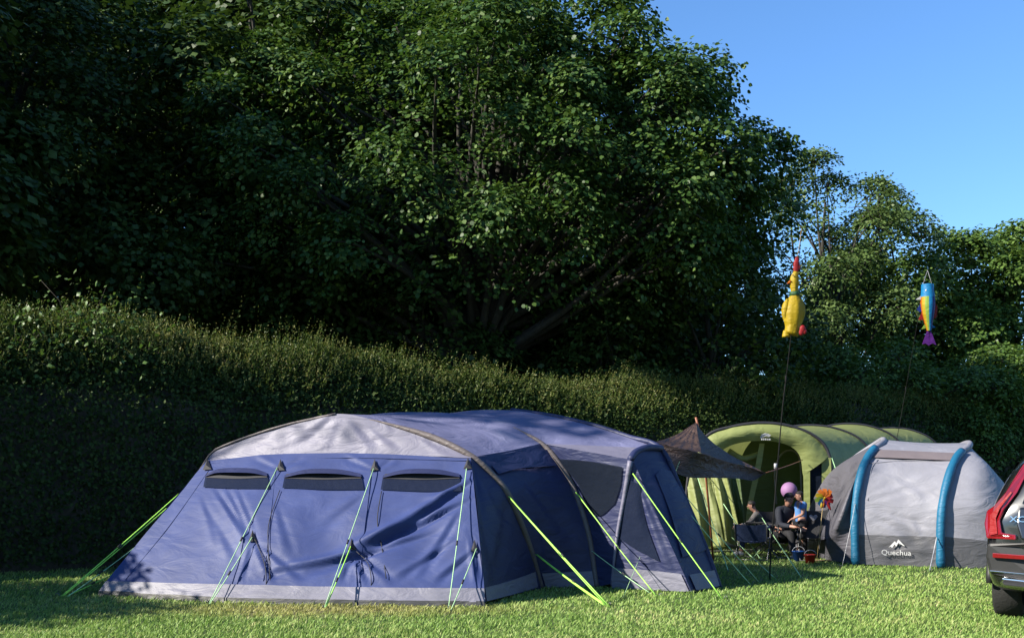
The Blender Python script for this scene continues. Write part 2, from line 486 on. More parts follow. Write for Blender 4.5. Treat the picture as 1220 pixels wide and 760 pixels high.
def tree(name, label, base, c, r, nlobe, lobe_r, nspray, nleaf, size, tpl, mat, trunk_r=0.3, seed=1, group=None, open_=0.0, spray_r=0.45, low=-0.75, twigs=60, fill=0.35, ragged=(.70, .98)):
    rng = np.random.default_rng(seed)
    base = np.asarray(base, float); c = np.asarray(c, float); r = np.asarray(r, float)
    root = empty(name, base, label, 'bush' if 'bush' in name else 'tree', group)
    # lobes: clumps of foliage seated on the crown's shell
    D = []
    while len(D) < nlobe:
        d = unit(1, rng)[0]
        if d[2] < low: continue
        if D and np.min(np.linalg.norm(np.array(D) - d, axis=1)) < 1.25 / math.sqrt(nlobe): continue
        D.append(d)
    D = np.array(D)
    rad = rng.uniform(*ragged, nlobe)
    Lc = c + D * r * rad[:, None]
    Lr = lobe_r * rng.uniform(.65, 1.3, nlobe)
    # sprays of leaves over every lobe, denser on the outer and upper side, some inside the crown
    k = rng.integers(0, nlobe, nspray)
    d = unit(nspray, rng); d = nrm(d + 0.75 * D[k] + np.array([0, 0, .25]))
    rr = rng.uniform(.5, 1.0, nspray) ** .6
    P = Lc[k] + d * (Lr[k] * rr)[:, None] * np.array([1.05, 1.05, .8])
    nf = int(nspray * fill)
    Pi = c + unit(nf, rng) * r * (rng.uniform(.15, .86, nf) ** .5)[:, None]
    Pi = Pi[Pi[:, 2] > c[2] + (low - .12) * r[2]]
    P = np.vstack([P, Pi]); O = nrm(np.vstack([d, nrm(Pi - c)]))
    P = P[P[:, 2] > 0.4]; O = O[:len(P)]
    if open_ > 0:
        keep = noise2(P[:, 0] * 1.3, P[:, 2] * 1.3 + P[:, 1], seed + 5) > (open_ - .5)
        P, O = P[keep], O[keep]
    n = len(P)
    pl = nrm(np.array([0, 0, 1.0]) * .8 + O * .55 + rng.normal(size=(n, 3)) * .22)       # normal of each spray
    a = nrm(np.cross(pl, unit(n, rng))); b = np.cross(pl, a)
    th = rng.uniform(0, 2 * math.pi, (n, nleaf)); q = np.sqrt(rng.uniform(.03, 1, (n, nleaf))) * spray_r * rng.uniform(.6, 1.3, (n, 1))
    radial = np.cos(th)[..., None] * a[:, None] + np.sin(th)[..., None] * b[:, None]
    LP = P[:, None] + radial * q[..., None] - np.array([0, 0, 1.0]) * (q ** 2)[..., None] * .55 + rng.normal(size=(n, nleaf, 3)) * .05
    LA = radial + O[:, None] * .35 - np.array([0, 0, .45]) + rng.normal(size=(n, nleaf, 3)) * .3
    LN = pl[:, None] + rng.normal(size=(n, nleaf, 3)) * .38
    sz = size * rng.uniform(.65, 1.25, n * nleaf)
    V, T = leaf_arrays(LP.reshape(-1, 3), LA.reshape(-1, 3), LN.reshape(-1, 3), sz, tpl)
    fast_mesh('crown', V, T, mat, root)
    # trunk with limbs to the lobes and thin twigs
    mb = MB()
    top = c + np.array([0, 0, r[2] * .55])
    tr = smooth_line([base - (0, 0, .3), base + (0.1, 0, 1.2), base * .55 + c * .45 + (rng.normal() * .3, rng.normal() * .3, 0), c + rng.normal(size=3) * .3, top], 14)
    mb.tube(tr, np.linspace(trunk_r, trunk_r * .18, 14) * (1 + .35 * np.exp(-np.arange(14))), 9)
    for i in range(nlobe):
        j = int(np.clip(2 + 8 * (Lc[i][2] - base[2]) / (top[2] - base[2]) - 1.5, 4, 11))
        s = tr[j]
        mid = s * .5 + Lc[i] * .5 + np.array([0, 0, rng.uniform(.0, .6)]) + rng.normal(size=3) * .25
        ln = smooth_line([s, mid, Lc[i], Lc[i] + D[i] * Lr[i] * .7], 9)
        mb.tube(ln, np.linspace(trunk_r * .32, .012, 9), 5)
    for i in rng.integers(0, n, twigs):
        l = np.argmin(np.linalg.norm(Lc - P[i], axis=1))
        mb.tube(smooth_line([Lc[l], (Lc[l] + P[i]) / 2 + rng.normal(size=3) * .12, P[i]], 5), np.linspace(.03, .007, 5), 4)
    mb.build('trunk', M['bark'], root)
    return root

# ------------------------------------------------------------------ ground and grass
def build_ground():
    xs = np.concatenate([[-900, -300, -80], np.linspace(-40, 40, 41), [80, 300, 900]])
    ys = np.concatenate([[-400, -60], np.linspace(-20, 60, 41), [100, 300, 1500]])
    X, Y = np.meshgrid(xs, ys)
    Gd = np.stack([X, Y, np.zeros_like(X)], -1)
    o = sheet('ground', Gd, M['ground'], None)
    o['kind'] = 'structure'
build_ground()
def build_grass():
    rng = np.random.default_rng(3)
    n = 180000
    d = 1.0 / rng.uniform(1 / 24.0, 1 / 8.2, n)                      # denser towards the camera
    x = (rng.uniform(-.66, .66, n)) * (d + 1.5)
    P = np.stack([x, d, np.zeros(n)], 1)
    # tufts
    tuft = .5 + .5 * noise2(x * 5, d * 5, 8)
    h = (.020 + .024 * rng.random(n) ** 1.5) * (.7 + .75 * np.clip(tuft, 0, 1.2)) * (1 + .008 * (d - 9))
    w = .0046 * (d / 9.0) ** .8 * rng.uniform(.7, 1.5, n)
    a = rng.uniform(0, 2 * math.pi, n)
    lean = rng.uniform(.1, .9, n) * h
    sx, sy = np.cos(a), np.sin(a)
    la = rng.uniform(0, 2 * math.pi, n)
    lx, ly = np.cos(la) * lean + .012, np.sin(la) * lean
    V = np.zeros((n, 5, 3))
    side = np.stack([sx * w, sy * w, np.zeros(n)], 1)
    mid = P + np.stack([lx * .35, ly * .35, h * .6], 1)
    tip = P + np.stack([lx, ly, h], 1)
    V[:, 0] = P - side; V[:, 1] = P + side; V[:, 2] = mid + side * .75; V[:, 3] = mid - side * .75; V[:, 4] = tip
    T = np.array([[0, 1, 2], [0, 2, 3], [3, 2, 4]])[None] + (np.arange(n) * 5)[:, None, None]
    o = fast_mesh('grass', V.reshape(-1, 3), T.reshape(-1, 3), M['grass'])
    tag(o, 'short mown green grass with straw patches around the tents', 'grass', kind='stuff')
build_grass()

# ------------------------------------------------------------------ hedge
H0, HD, HB = np.array([-7.55, 14.55]), np.array([.8086, .5883]), np.array([-.5883, .8086])     # start of the face, run, back
def hedge_t(px):
    k = (px - 610) / FPX                                           # where the run crosses this sight line
    b = H0 + HB * 1.0
    return (k * b[1] - b[0]) / (HD[0] - k * HD[1])
_hp = [(-40, 374), (0, 374), (60, 377), (130, 386), (210, 398), (300, 412), (380, 418), (450, 424), (520, 440), (600, 455), (680, 463), (760, 458), (840, 455), (920, 452), (1000, 470), (1080, 474), (1250, 490)]
_ht, _hh = [], []
for px_, py_ in _hp:
    t_ = hedge_t(px_); q_ = H0 + HB * 1.0 + HD * t_
    _ht.append(t_); _hh.append(EYE + (HZ - py_) * q_[1] / FPX)
def hedge_h(t):
    return np.interp(t, _ht, _hh) + .13 * noise2(np.asarray(t) * 1.7, np.asarray(t) * 0 + 3, 4, 4)
def hedge_pt(t, v):
    """v 0..1 up the face and over the shoulder to the crest, 1..1.4 down the back"""
    H = hedge_h(t)
    z = np.where(v < 1, H * (1 - (1 - np.clip(v, 0, 1)) ** 1.25), H - (v - 1) * 3.0)
    back = np.where(v < .55, 0.12 * (v / .55), .12 + 1.25 * ((np.clip(v, .55, 1) - .55) / .45) ** 1.35) + np.where(v > 1, (v - 1) * 2.0, 0)
    lump = (.13 + .16 * np.clip(v - .4, 0, 1)) * noise2(t * 1.4, v * 6, 21, 4)
    b = back - .10 + lump
    P = H0[None] + HD[None] * np.asarray(t)[:, None] + HB[None] * b[:, None]
    return np.stack([P[:, 0], P[:, 1], z], 1)
def build_hedge():
    rng = np.random.default_rng(17)
    root = empty('hedge', (*(H0 + HD * 6), 0), 'long dense hawthorn hedge with feathery crest running behind the tents', 'hedge')
    # woody body inside the leaves
    ts = np.linspace(-16, 42, 280); vs_ = np.linspace(0, 1.4, 26)
    Gd = np.array([hedge_pt(ts, np.full_like(ts, v)) for v in vs_])
    Gd[..., 0] += HB[0] * .30; Gd[..., 1] += HB[1] * .30; Gd[..., 2] = np.maximum(Gd[..., 2] - .16, -.1)
    Gd += rng.normal(size=Gd.shape) * .05
    sheet('branch_mass', Gd, M['twig'], root)
    def leaves(n, t0, t1, v0, v1, size, up):
        t = rng.uniform(t0, t1, n); v = rng.uniform(v0, v1, n)
        P = hedge_pt(t, v)
        out = nrm(np.array([-HB[0], -HB[1], 0])[None] * np.clip(1.3 - v, 0, 1)[:, None] + np.array([0, 0, 1.0])[None] * v[:, None])
        P = P - out * (rng.random(n) ** 1.5 * .34)[:, None] + out * (rng.random(n) ** 4 * .12)[:, None]
        A = unit(n, rng) * .8 + out * .5 + np.array([0, 0, up])
        N = unit(n, rng) * .6 + out + np.array([0, 0, .4])
        return P, A, N, size * rng.uniform(.6, 1.3, n)
    Ps = [leaves(112000, -3.5, 21, .02, 1.05, .070, .3), leaves(26000, -2.5, 21, .66, 1.1, .062, .6), leaves(6000, -2.5, 21, .66, 1.08, .105, .3), leaves(22000, -16, -3.5, .1, 1.3, .15, .2), leaves(30000, 20.5, 42, .0, 1.1, .11, .3)]
    Vs, Ts, b = [], [], 0
    for p in Ps:
        V, T = leaf_arrays(*p, 'oval'); Vs.append(V); Ts.append(T + b); b += len(V)
    fast_mesh('foliage', np.vstack(Vs), np.vstack(Ts), LM['hedge'], root)
    # upright shoots standing out of the crest
    ns = 11000
    t = -2.5 + 31 * rng.random(ns) ** 1.2; v = .68 + .40 * rng.random(ns) ** .6
    kp = rng.random(ns) < .75 + .5 * noise2(t * 1.3, v * 4, 55); t, v = t[kp], v[kp]; ns = len(t)
    P = hedge_pt(t, v)
    tall = np.clip(noise2(t * 2.1, t * .3, 31, 4), -.6, 1)
    L = rng.uniform(.10, .42, ns)  * (1 + .45 * tall) * np.where(rng.random(ns) < .05, 1.6, 1) * np.clip(.5 + v * .6, 0, 1.1)
    dr = nrm(np.stack([-HB[0] * .35 + rng.normal(size=ns) * .22 + .10, -HB[1] * .35 + rng.normal(size=ns) * .22, np.full(ns, 1.0)], 1))
    L = L * np.where((v > .93) & (rng.random(ns) < .25) & (tall > .1), 1.35, 1.0)
    nl = 11
    f = np.linspace(.1, 1, nl)[None, :, None]
    LP = P[:, None] + dr[:, None] * L[:, None, None] * f
    ax = dr[:, None] * .75 + rng.normal(size=(ns, nl, 3)) * .5
    nm = rng.normal(size=(ns, nl, 3)) + np.array([0, 0, .5])
    sz = (.058 * rng.uniform(.6, 1.3, (ns, nl)) * (1.15 - .5 * f[..., 0]))
    V, T = leaf_arrays(LP.reshape(-1, 3), ax.reshape(-1, 3), nm.reshape(-1, 3), sz.ravel(), 'lance')
    fast_mesh('shoots', V, T, LM['shoot'], root)
    # bramble and nettle growing through the crest at its high end
    def bush(name, label, px, py, w, h, n):
        tt = hedge_t(px); c = np.append(H0 + HB * .55 + HD * tt, 0); c[2] = EYE + (HZ - py) * c[1] / FPX
        rt = empty(name, (c[0], c[1], 0), label, 'bramble', 'brambles growing through the hedge')
        P = c + rng.normal(size=(n, 3)) * np.array([w, .28, h]) * .5
        V, T = leaf_arrays(P, unit(n, rng) + (0, 0, -.2), unit(n, rng) * .5 + (-.2, -.3, 1), .085 * rng.uniform(.6, 1.3, n), 'kite')
        fast_mesh('leaves', V, T, LM['bramble'], rt)
        mb = MB()
        for _ in range(6):
            e = P[rng.integers(0, n)]
            mb.tube(smooth_line([(c[0] + rng.normal() * .1, c[1] + .2, 1.5), (e + c) / 2 - (0, 0, .1), e], 8), np.linspace(.007, .002, 8), 4)
        mb.build('canes', M['twig'], rt)
    bush('bramble_bush', 'bright broad-leaved bramble on the hedge crest, above the tent corner with green guy ropes', 95, 395, 1.0, .75, 420)
    bush('bramble_bush', 'leafy bramble spray poking out of the highest end of the hedge', 12, 425, .7, .9, 260)
build_hedge()

# ------------------------------------------------------------------ trees
tree('sycamore_tree', 'huge dark green sycamore towering behind the blue tent, topmost foliage sunlit', (-.9, 26.6, 0), (-.8, 26.0, 7.9), (7.25, 4.6, 6.35),
     140, 1.0, 7700, 16, .114, 'round', LM['syc'], .42, seed=4, spray_r=.40, twigs=60, low=-.24, fill=.33, ragged=(.66, 1.05))
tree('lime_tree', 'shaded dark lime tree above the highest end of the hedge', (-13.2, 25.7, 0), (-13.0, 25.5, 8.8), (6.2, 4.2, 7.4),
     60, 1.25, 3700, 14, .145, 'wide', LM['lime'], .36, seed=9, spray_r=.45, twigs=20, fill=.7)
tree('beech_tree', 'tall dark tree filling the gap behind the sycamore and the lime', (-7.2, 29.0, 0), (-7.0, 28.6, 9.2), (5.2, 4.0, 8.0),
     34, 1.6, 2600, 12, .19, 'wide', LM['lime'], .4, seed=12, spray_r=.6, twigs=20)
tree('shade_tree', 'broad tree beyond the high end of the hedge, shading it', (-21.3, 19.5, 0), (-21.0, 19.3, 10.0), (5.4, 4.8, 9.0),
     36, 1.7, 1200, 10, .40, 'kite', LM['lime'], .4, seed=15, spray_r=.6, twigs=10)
tree('shade_tree', 'unseen narrow tree before the broad one, added to shade the lower sycamore', (-12.6, 19.4, 0), (-12.5, 19.4, 7.6), (2.8, 2.1, 6.3),  # added out of view to darken the lower front of the sycamore
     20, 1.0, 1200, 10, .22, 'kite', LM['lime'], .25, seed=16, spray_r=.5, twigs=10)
def woodland():
    rng = np.random.default_rng(77)
    n = 70000
    P = np.stack([rng.uniform(-30, 8, n), rng.uniform(33, 38, n), rng.uniform(.2, 22, n)], 1)
    top = 20.5 + 1.6 * noise2(P[:, 0] * .8, P[:, 1] * .5, 9) - np.clip(P[:, 0] + 4, 0, 12) * .95
    P = P[P[:, 2] < top]; n = len(P)
    V, T = leaf_arrays(P, unit(n, rng), unit(n, rng) * .6 + (0, -.3, .6), rng.uniform(.45, .85, n), 'oval')
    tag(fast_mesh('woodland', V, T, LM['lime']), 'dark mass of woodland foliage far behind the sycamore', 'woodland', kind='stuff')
woodland()
for k, (x, y, zc, rx, rz, sd_, lab) in enumerate([
        (-5.0, 27.5, 3.6, 3.2, 3.8, 71, 'dark holly in the shade between the lime and the sycamore'),
        (-2.6, 26.7, 3.9, 2.3, 4.2, 74, 'dark holly hiding the trunk of the sycamore'),
        (2.6, 27.3, 3.7, 2.2, 4.0, 75, 'dark holly right of the trunk of the sycamore, above the brown tarp'),
        (0.4, 28.2, 3.8, 3.6, 4.2, 72, 'dark holly deep in the shade under the sycamore'),
        (5.2, 27.6, 4.2, 2.5, 4.8, 73, 'dark holly under the edge of the sycamore, beside the yellow windsock')]):
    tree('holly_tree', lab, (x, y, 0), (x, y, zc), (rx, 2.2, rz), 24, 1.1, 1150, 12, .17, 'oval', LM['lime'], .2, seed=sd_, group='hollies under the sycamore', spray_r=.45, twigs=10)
tree('ash_tree', 'airy ash tree with bare twigs and sky showing through, behind the yellow windsock', (11.4, 36, 0), (11.2, 36, 8.6), (2.9, 2.6, 4.7),
     34, .9, 2300, 15, .13, 'oval', LM['ash'], .22, seed=21, open_=.20, spray_r=.42, twigs=160, fill=.15)
for k, (x, y, zc, rx, rz, sp, sd_, lab) in enumerate([
        (15.4, 38, 6.4, 4.0, 5.1, 2100, 31, 'rounded field maple behind the rainbow fish windsock'),
        (19.4, 38.5, 6.2, 4.2, 5.0, 2100, 32, 'spreading field maple behind the car and the grey tent'),
        (25.0, 39, 6.4, 3.8, 5.2, 900, 33, 'field maple beyond the parked car, farthest along the hedge')]):
    tree('field_maple_tree', lab, (x, y, 0), (x, y, zc), (rx, 2.8, rz), 38, 1.05, int(sp * 1.7), 14, .15, 'wide', LM['oak'], .25, seed=sd_, group='trees beyond the hedge', open_=.06, spray_r=.42, twigs=40, fill=.4)
for k, (px, py, d, w, h, sd_, lab) in enumerate([
        (1035, 405, 31, 1.9, 2.2, 41, 'bushy hazel standing below the ash tree'),
        (1120, 430, 32, 2.0, 2.0, 42, 'low hazel below the rainbow fish windsock'),
        (1205, 425, 33, 2.2, 2.2, 43, 'pale hazel bush beyond the parked car'),
        (940, 400, 32, 1.7, 2.2, 44, 'dark hazel at the foot of the sycamore, below the yellow windsock')]):
    t_ = I(px, py, d)
    tree('hazel_bush', lab, (t_[0], d, 0), (t_[0], d, t_[2] - h * .9), (w, 1.6, h), 16, .8, 800, 12, .13, 'oval', LM['oak'], .12, seed=sd_, group='bushes behind the hedge', spray_r=.35, twigs=40)

tree('hawthorn_bush', 'rounded hawthorn bush in front of the high end of the hedge', (-11.0, 9.6, 0), (-11.0, 9.6, 2.2), (1.7, 2.5, 2.3),
     22, .8, 1200, 10, .13, 'oval', LM['hedge'], .12, seed=51, spray_r=.35, twigs=20)

# ------------------------------------------------------------------ the blue tunnel tent
def rope(root, a, b, mat, r=.0065, sag=.01, name='guy_rope', slider=True):
    a, b = np.asarray(a, float), np.asarray(b, float)
    P = np.linspace(a, b, 9); P[:, 2] -= sag * 4 * np.linspace(0, 1, 9) * (1 - np.linspace(0, 1, 9))
    o = MB().tube(P, r, 5).build(name, mat, root)
    if slider:
        c = a * .45 + b * .55; d = nrm(b - a)
        MB().tube([c - d * .03, c + d * .03], .012, 5).build('slider', M['dark'], o)
    return o
def peg(root, p, toward):
    p = np.asarray(p, float); d = nrm(np.array([toward[0] - p[0], toward[1] - p[1], 0]))
    mb = MB().tube([p + (0, 0, -.08), p + (0, 0, .02) - d * .02, p + (0, 0, .05) - d * .035], .005, 5)
    mb.tube([p + (0, 0, .05) - d * .035, p + (0, 0, .045) - d * .06, p + (0, 0, .02) - d * .06], .005, 5)
    mb.build('peg', M['peg'], root)
def fold(Gd, N, lines):
    """tension creases: each (x0,y0,x1,y1, depth, width) a groove with a raised lip"""
    pp = pix(Gd); D = np.zeros(Gd.shape[:2])
    for x0, y0, x1, y1, amp, w in lines:
        a = np.array([x0, y0]); ab = np.array([x1 - x0, y1 - y0]); L = np.linalg.norm(ab); t = ab / L
        q = pp - a
        s = (q @ t) / L; e = q @ np.array([-t[1], t[0]])
        env = np.exp(-((np.clip(s, -9, 9) - .5) / .42) ** 4)
        ww = w * (.5 + .9 * np.clip(s, 0, 1))
        D += amp * env * (-np.exp(-(e / ww) ** 2) + .75 * np.exp(-((e - 1.7 * ww) / (1.1 * ww)) ** 2))
    return Gd + N * D[..., None]
def offs(Gd, d):
    return Gd + face_camera(Gd, grid_normals(Gd)) * d
def patch(Gd, poly_rows, nu, nv, off):
    """a small sheet lying on a bigger one, given by rows of spots on it"""
    rows = [[on(Gd, x, y, off) for x, y in r] for r in poly_rows]
    return loft(rows, nu, nv)

def blue_tent():
    A, B = G(118, 709), G(578, 722)
    root = empty('tunnel_tent', ((A + B) / 2 + (0.3, 1.2, 0)) * (1, 1, 0), 'big navy blue tunnel tent with pale lilac gable, three rear windows and neon guy ropes', 'tent', 'family tents')
    bottom = [A, G(250, 716.5), G(420, 720.5), B]
    zt = .20                                                                      # height of the hem strip
    hemtop = [I(127, 692, A[1] + .02), I(252, 695.5, 11.6), I(420, 699, 11.29), I(577, 700.5, 11.13)]
    hbot = [p * (1, 1, 0) + (0, 0, .045) for p in bottom]
    top = [I(246, 549, 13.0), I(330, 541, 12.72), I(440, 540, 12.4), I(561, 546, 12.05)]
    mid = [I(186, 620, 12.52), I(290, 617, 12.05), I(430, 617, 11.78), I(569, 620, 11.55)]
    rear = loft([hemtop, mid, top], 150, 70)
    N = face_camera(rear, grid_normals(rear))
    pp = pix(rear)
    creases = [(565, 572, 432, 660, .050, 5), (556, 598, 400, 668, .045, 5), (520, 632, 340, 690, .030, 5), (475, 650, 300, 690, .022, 4),
               (255, 580, 302, 645, .022, 4), (268, 578, 302, 640, .018, 3), (282, 580, 306, 636, .014, 3), (240, 590, 262, 650, .010, 4), (245, 600, 285, 668, .010, 5),
               (420, 655, 440, 695, .018, 3), (420, 655, 408, 694, .016, 3), (420, 655, 470, 690, .02, 4), (302, 642, 330, 692, .018, 4), (302, 642, 290, 692, .012, 3),
               (302, 642, 365, 690, .014, 4), (545, 640, 470, 694, .016, 4), (566, 655, 520, 696, .018, 4), (562, 640, 575, 694, .02, 4), (550, 585, 505, 600, .014, 3),
               (436, 590, 380, 630, .010, 6), (330, 600, 350, 660, .008, 5), (548, 610, 500, 690, .014, 5), (446, 562, 470, 545, .010, 3), (446, 560, 408, 545, .010, 3), (334, 560, 362, 545, .008, 3), (334, 560, 300, 546, .008, 3)]
    rear = fold(rear, N, [(a, b, c, d, e * 1.35, f * .85) for a, b, c, d, e, f in creases])
    sag = np.exp(-((pp[..., 0] - 390) / 34) ** 2 - ((pp[..., 1] - 635) / 40) ** 2) + np.exp(-((pp[..., 0] - 500) / 34) ** 2 - ((pp[..., 1] - 635) / 40) ** 2) + .6 * np.exp(-((pp[..., 0] - 230) / 44) ** 2 - ((pp[..., 1] - 640) / 40) ** 2)
    rear = rear - N * (.045 * sag)[..., None] + N * (.010 * noise2(rear[..., 0] * 4, rear[..., 2] * 5, 77))[..., None]
    rp = sheet('rear_panel', rear, M['blue'], root)
    hem = loft([hbot, hemtop], 80, 4)
    hem += face_camera(hem, grid_normals(hem)) * (.006 + .010 * noise2(hem[..., 0] * 7, hem[..., 2] * 3, 5))[..., None]
    sheet('hem', hem, M['hem'], root)
    fl = loft([[p * (1, 1, 0) + (0, -.03, -.005) for p in bottom], [p + (0, -.008, .012) for p in hbot]], 80, 2)
    fl[..., 2] += .012 * np.abs(noise2(fl[..., 0] * 6, fl[..., 1], 9)) * np.linspace(0, 1, 3)[:, None]
    sheet('mud_flap', fl, M['mud'], root)
    # arch 1: the rear pole
    a1L = [I(172, 700, 13.3), I(205, 620, 13.25), I(246, 548, 13.1)]
    a1T = [I(246, 548, 13.1), I(262, 533, 13.05), I(330, 509, 12.85), I(400, 493, 12.65), I(455, 503, 12.5), I(515, 521, 12.3), I(562, 544, 12.12)]
    a1R = [I(562, 544, 12.12), I(590, 569, 12.15), I(607, 592, 12.2), I(629, 645, 12.5), I(645, 700, 12.85)]
    gable = loft([top, a1T], 90, 26)
    Ng = face_camera(gable, grid_normals(gable))
    gable = fold(gable, Ng, [(398, 496, 352, 536, .016, 5), (408, 497, 392, 538, .008, 4), (418, 500, 452, 532, .018, 5), (440, 508, 480, 534, .012, 4), (330, 512, 290, 536, .010, 5), (500, 520, 545, 541, .010, 4)])
    gable += Ng * (.012 * noise2(gable[..., 0] * 3, gable[..., 2] * 4, 12))[..., None]
    sheet('gable', gable, M['lilac'], root)
    # left flank between the rear panel's edge and the arch
    sheet('side_panel', loft([[A, I(186, 620, 12.52), I(246, 549, 13.0)], a1L], 20, 6), M['blue'], root)
    # right flank, in its own shade, which the darker cloth deepens
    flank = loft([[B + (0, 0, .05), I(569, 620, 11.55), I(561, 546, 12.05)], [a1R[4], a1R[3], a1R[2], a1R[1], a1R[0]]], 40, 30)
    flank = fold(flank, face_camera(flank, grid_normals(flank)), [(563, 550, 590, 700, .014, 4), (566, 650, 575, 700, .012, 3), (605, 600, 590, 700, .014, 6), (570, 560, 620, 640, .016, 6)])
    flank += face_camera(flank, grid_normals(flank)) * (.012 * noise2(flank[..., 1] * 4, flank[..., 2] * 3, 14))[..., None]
    sheet('side_panel', flank, M['blueshade'], root)
    fh = patch(flank, [[(579, 716), (610, 708), (640, 699)], [(577, 700), (606, 692), (637, 681)]], 24, 3, .012)
    sheet('hem', fh, M['hem'], root)
    # arch 2 and arch 3 (middle pole and front porch pole)
    a2L = [(-4.05, 14.75, 0), (-4.0, 14.6, .9), (-3.5, 14.45, 1.72)]
    a2T = [(-3.5, 14.45, 1.72), I(420, 498, 14.2), I(515, 491, 13.95), I(575, 499, 13.65), I(612, 509, 13.45), I(645, 528, 13.3)]
    a2R = [I(645, 528, 13.3), I(668, 555, 13.22), I(685, 586, 13.17), I(702, 640, 13.08), I(711, 699, 13.0)]
    a3L = [(-3.1, 16.1, 0), (-3.05, 15.95, .9), (-2.6, 15.6, 1.85)]
    a3T = [(-2.6, 15.6, 1.85), I(530, 494, 15.0), I(609, 488.5, 14.6), I(660, 496, 14.25), I(708, 507, 13.9), I(748, 520, 13.6), I(787, 534, 13.25)]
    a3R = [I(787, 534, 13.25), I(810, 580, 13.15), I(838, 645, 13.0), I(858, 700, 12.89)]
    C = I(751, 547, 12.7)
    roof1 = loft([a1T, a2T], 70, 26)
    mids = np.sin(np.linspace(0, math.pi, 27))[:, None]
    roof1[..., 2] -= mids * (.035 + .02 * noise2(roof1[..., 0] * 2.5, roof1[..., 1] * 2.5, 31))
    sheet('roof_panel', roof1, M['roof'], root)
    roof2 = loft([a2T, a3T], 70, 26)
    roof2[..., 2] -= mids * (.03 + .02 * noise2(roof2[..., 0] * 2.5, roof2[..., 1] * 2.5, 32))
    sheet('roof_panel', roof2, M['roof'], root)
    sheet('side_panel', loft([a1L, a2L], 16, 12), M['blue'], root)
    sheet('side_panel', loft([a2L, a3L], 16, 12), M['blue'], root)
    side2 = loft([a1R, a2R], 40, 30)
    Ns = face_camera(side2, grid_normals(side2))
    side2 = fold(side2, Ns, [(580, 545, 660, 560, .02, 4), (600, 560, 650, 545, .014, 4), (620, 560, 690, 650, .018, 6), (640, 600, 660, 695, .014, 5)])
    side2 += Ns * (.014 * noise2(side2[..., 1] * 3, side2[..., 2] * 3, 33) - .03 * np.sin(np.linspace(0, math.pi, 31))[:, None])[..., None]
    sheet('side_panel', side2, M['blueshade'], root)
    sheet('hem', patch(side2, [[(650, 699), (680, 698.5), (708, 698)], [(645, 682), (676, 681), (705, 680)]], 20, 3, .015), M['hem'], root)
    # dark vent under the roof edge of the side wall
    sheet('vent_flap', patch(side2, [[(592, 566), (620, 560), (662, 556)], [(584, 556), (620, 541), (650, 537)]], 16, 4, .03), M['blueshade'], root)
    # eaves over the porch
    eave = loft([[I(645, 528, 13.3), I(715, 531, 13.27), I(787, 534, 13.25)], [I(645, 528.4, 13.29), I(700, 538, 13.0), C]], 24, 6)
    sheet('eave', eave, M['lilac'], root)
    # netted triangle between the middle pole and the porch corner
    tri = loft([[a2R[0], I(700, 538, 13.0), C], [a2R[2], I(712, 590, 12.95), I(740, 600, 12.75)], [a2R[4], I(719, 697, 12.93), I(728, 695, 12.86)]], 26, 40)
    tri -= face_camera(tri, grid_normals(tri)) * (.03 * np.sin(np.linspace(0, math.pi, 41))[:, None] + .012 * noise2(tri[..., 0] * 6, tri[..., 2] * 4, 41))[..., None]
    sheet('side_panel', tri, M['blueshade'], root)
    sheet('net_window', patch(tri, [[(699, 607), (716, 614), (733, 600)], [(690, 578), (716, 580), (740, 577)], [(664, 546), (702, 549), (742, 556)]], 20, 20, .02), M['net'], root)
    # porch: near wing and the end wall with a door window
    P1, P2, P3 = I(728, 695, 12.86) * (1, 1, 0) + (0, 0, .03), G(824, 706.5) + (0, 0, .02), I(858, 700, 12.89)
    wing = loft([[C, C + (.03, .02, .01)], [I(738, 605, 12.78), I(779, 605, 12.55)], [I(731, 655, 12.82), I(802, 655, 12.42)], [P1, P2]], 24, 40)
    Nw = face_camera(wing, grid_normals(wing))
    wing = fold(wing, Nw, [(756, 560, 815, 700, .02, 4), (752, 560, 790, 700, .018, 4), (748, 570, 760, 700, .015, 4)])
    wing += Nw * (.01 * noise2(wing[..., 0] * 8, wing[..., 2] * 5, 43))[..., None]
    sheet('porch_wing', wing, M['blueshade'], root)
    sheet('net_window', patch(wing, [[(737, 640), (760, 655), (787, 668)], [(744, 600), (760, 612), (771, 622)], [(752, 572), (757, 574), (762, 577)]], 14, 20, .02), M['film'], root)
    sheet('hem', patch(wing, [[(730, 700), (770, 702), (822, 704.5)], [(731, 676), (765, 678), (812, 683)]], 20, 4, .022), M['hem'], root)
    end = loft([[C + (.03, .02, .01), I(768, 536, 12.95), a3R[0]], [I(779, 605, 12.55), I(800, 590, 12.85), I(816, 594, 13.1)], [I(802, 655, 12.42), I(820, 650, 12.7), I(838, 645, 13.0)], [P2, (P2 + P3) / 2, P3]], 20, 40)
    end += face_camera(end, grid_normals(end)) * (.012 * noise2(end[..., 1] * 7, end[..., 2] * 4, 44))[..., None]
    sheet('porch_end', end, M['blueshade'], root)
    sheet('door_panel', patch(end, [[(812, 664), (826, 660), (840, 655)], [(797, 610), (808, 604), (820, 603)], [(780, 566), (788, 560), (798, 562)]], 12, 20, .02), M['blueshade'], root)
    sheet('hem', patch(end, [[(828, 703), (842, 701), (856, 698)], [(820, 685), (836, 682), (850, 679)]], 12, 3, .02), M['hem'], root)
    # far end wall, closing the tunnel
    al = smooth_line([a3L[0], a3L[1], a3L[2]] + a3T[1:] + a3R[1:], 40)
    w = np.array([al * (1, 1, 1 - k) + (0, 0, .0) for k in np.linspace(0, 1, 10)])
    w[..., 1] += .05
    sheet('end_wall', w, M['blue'], root)
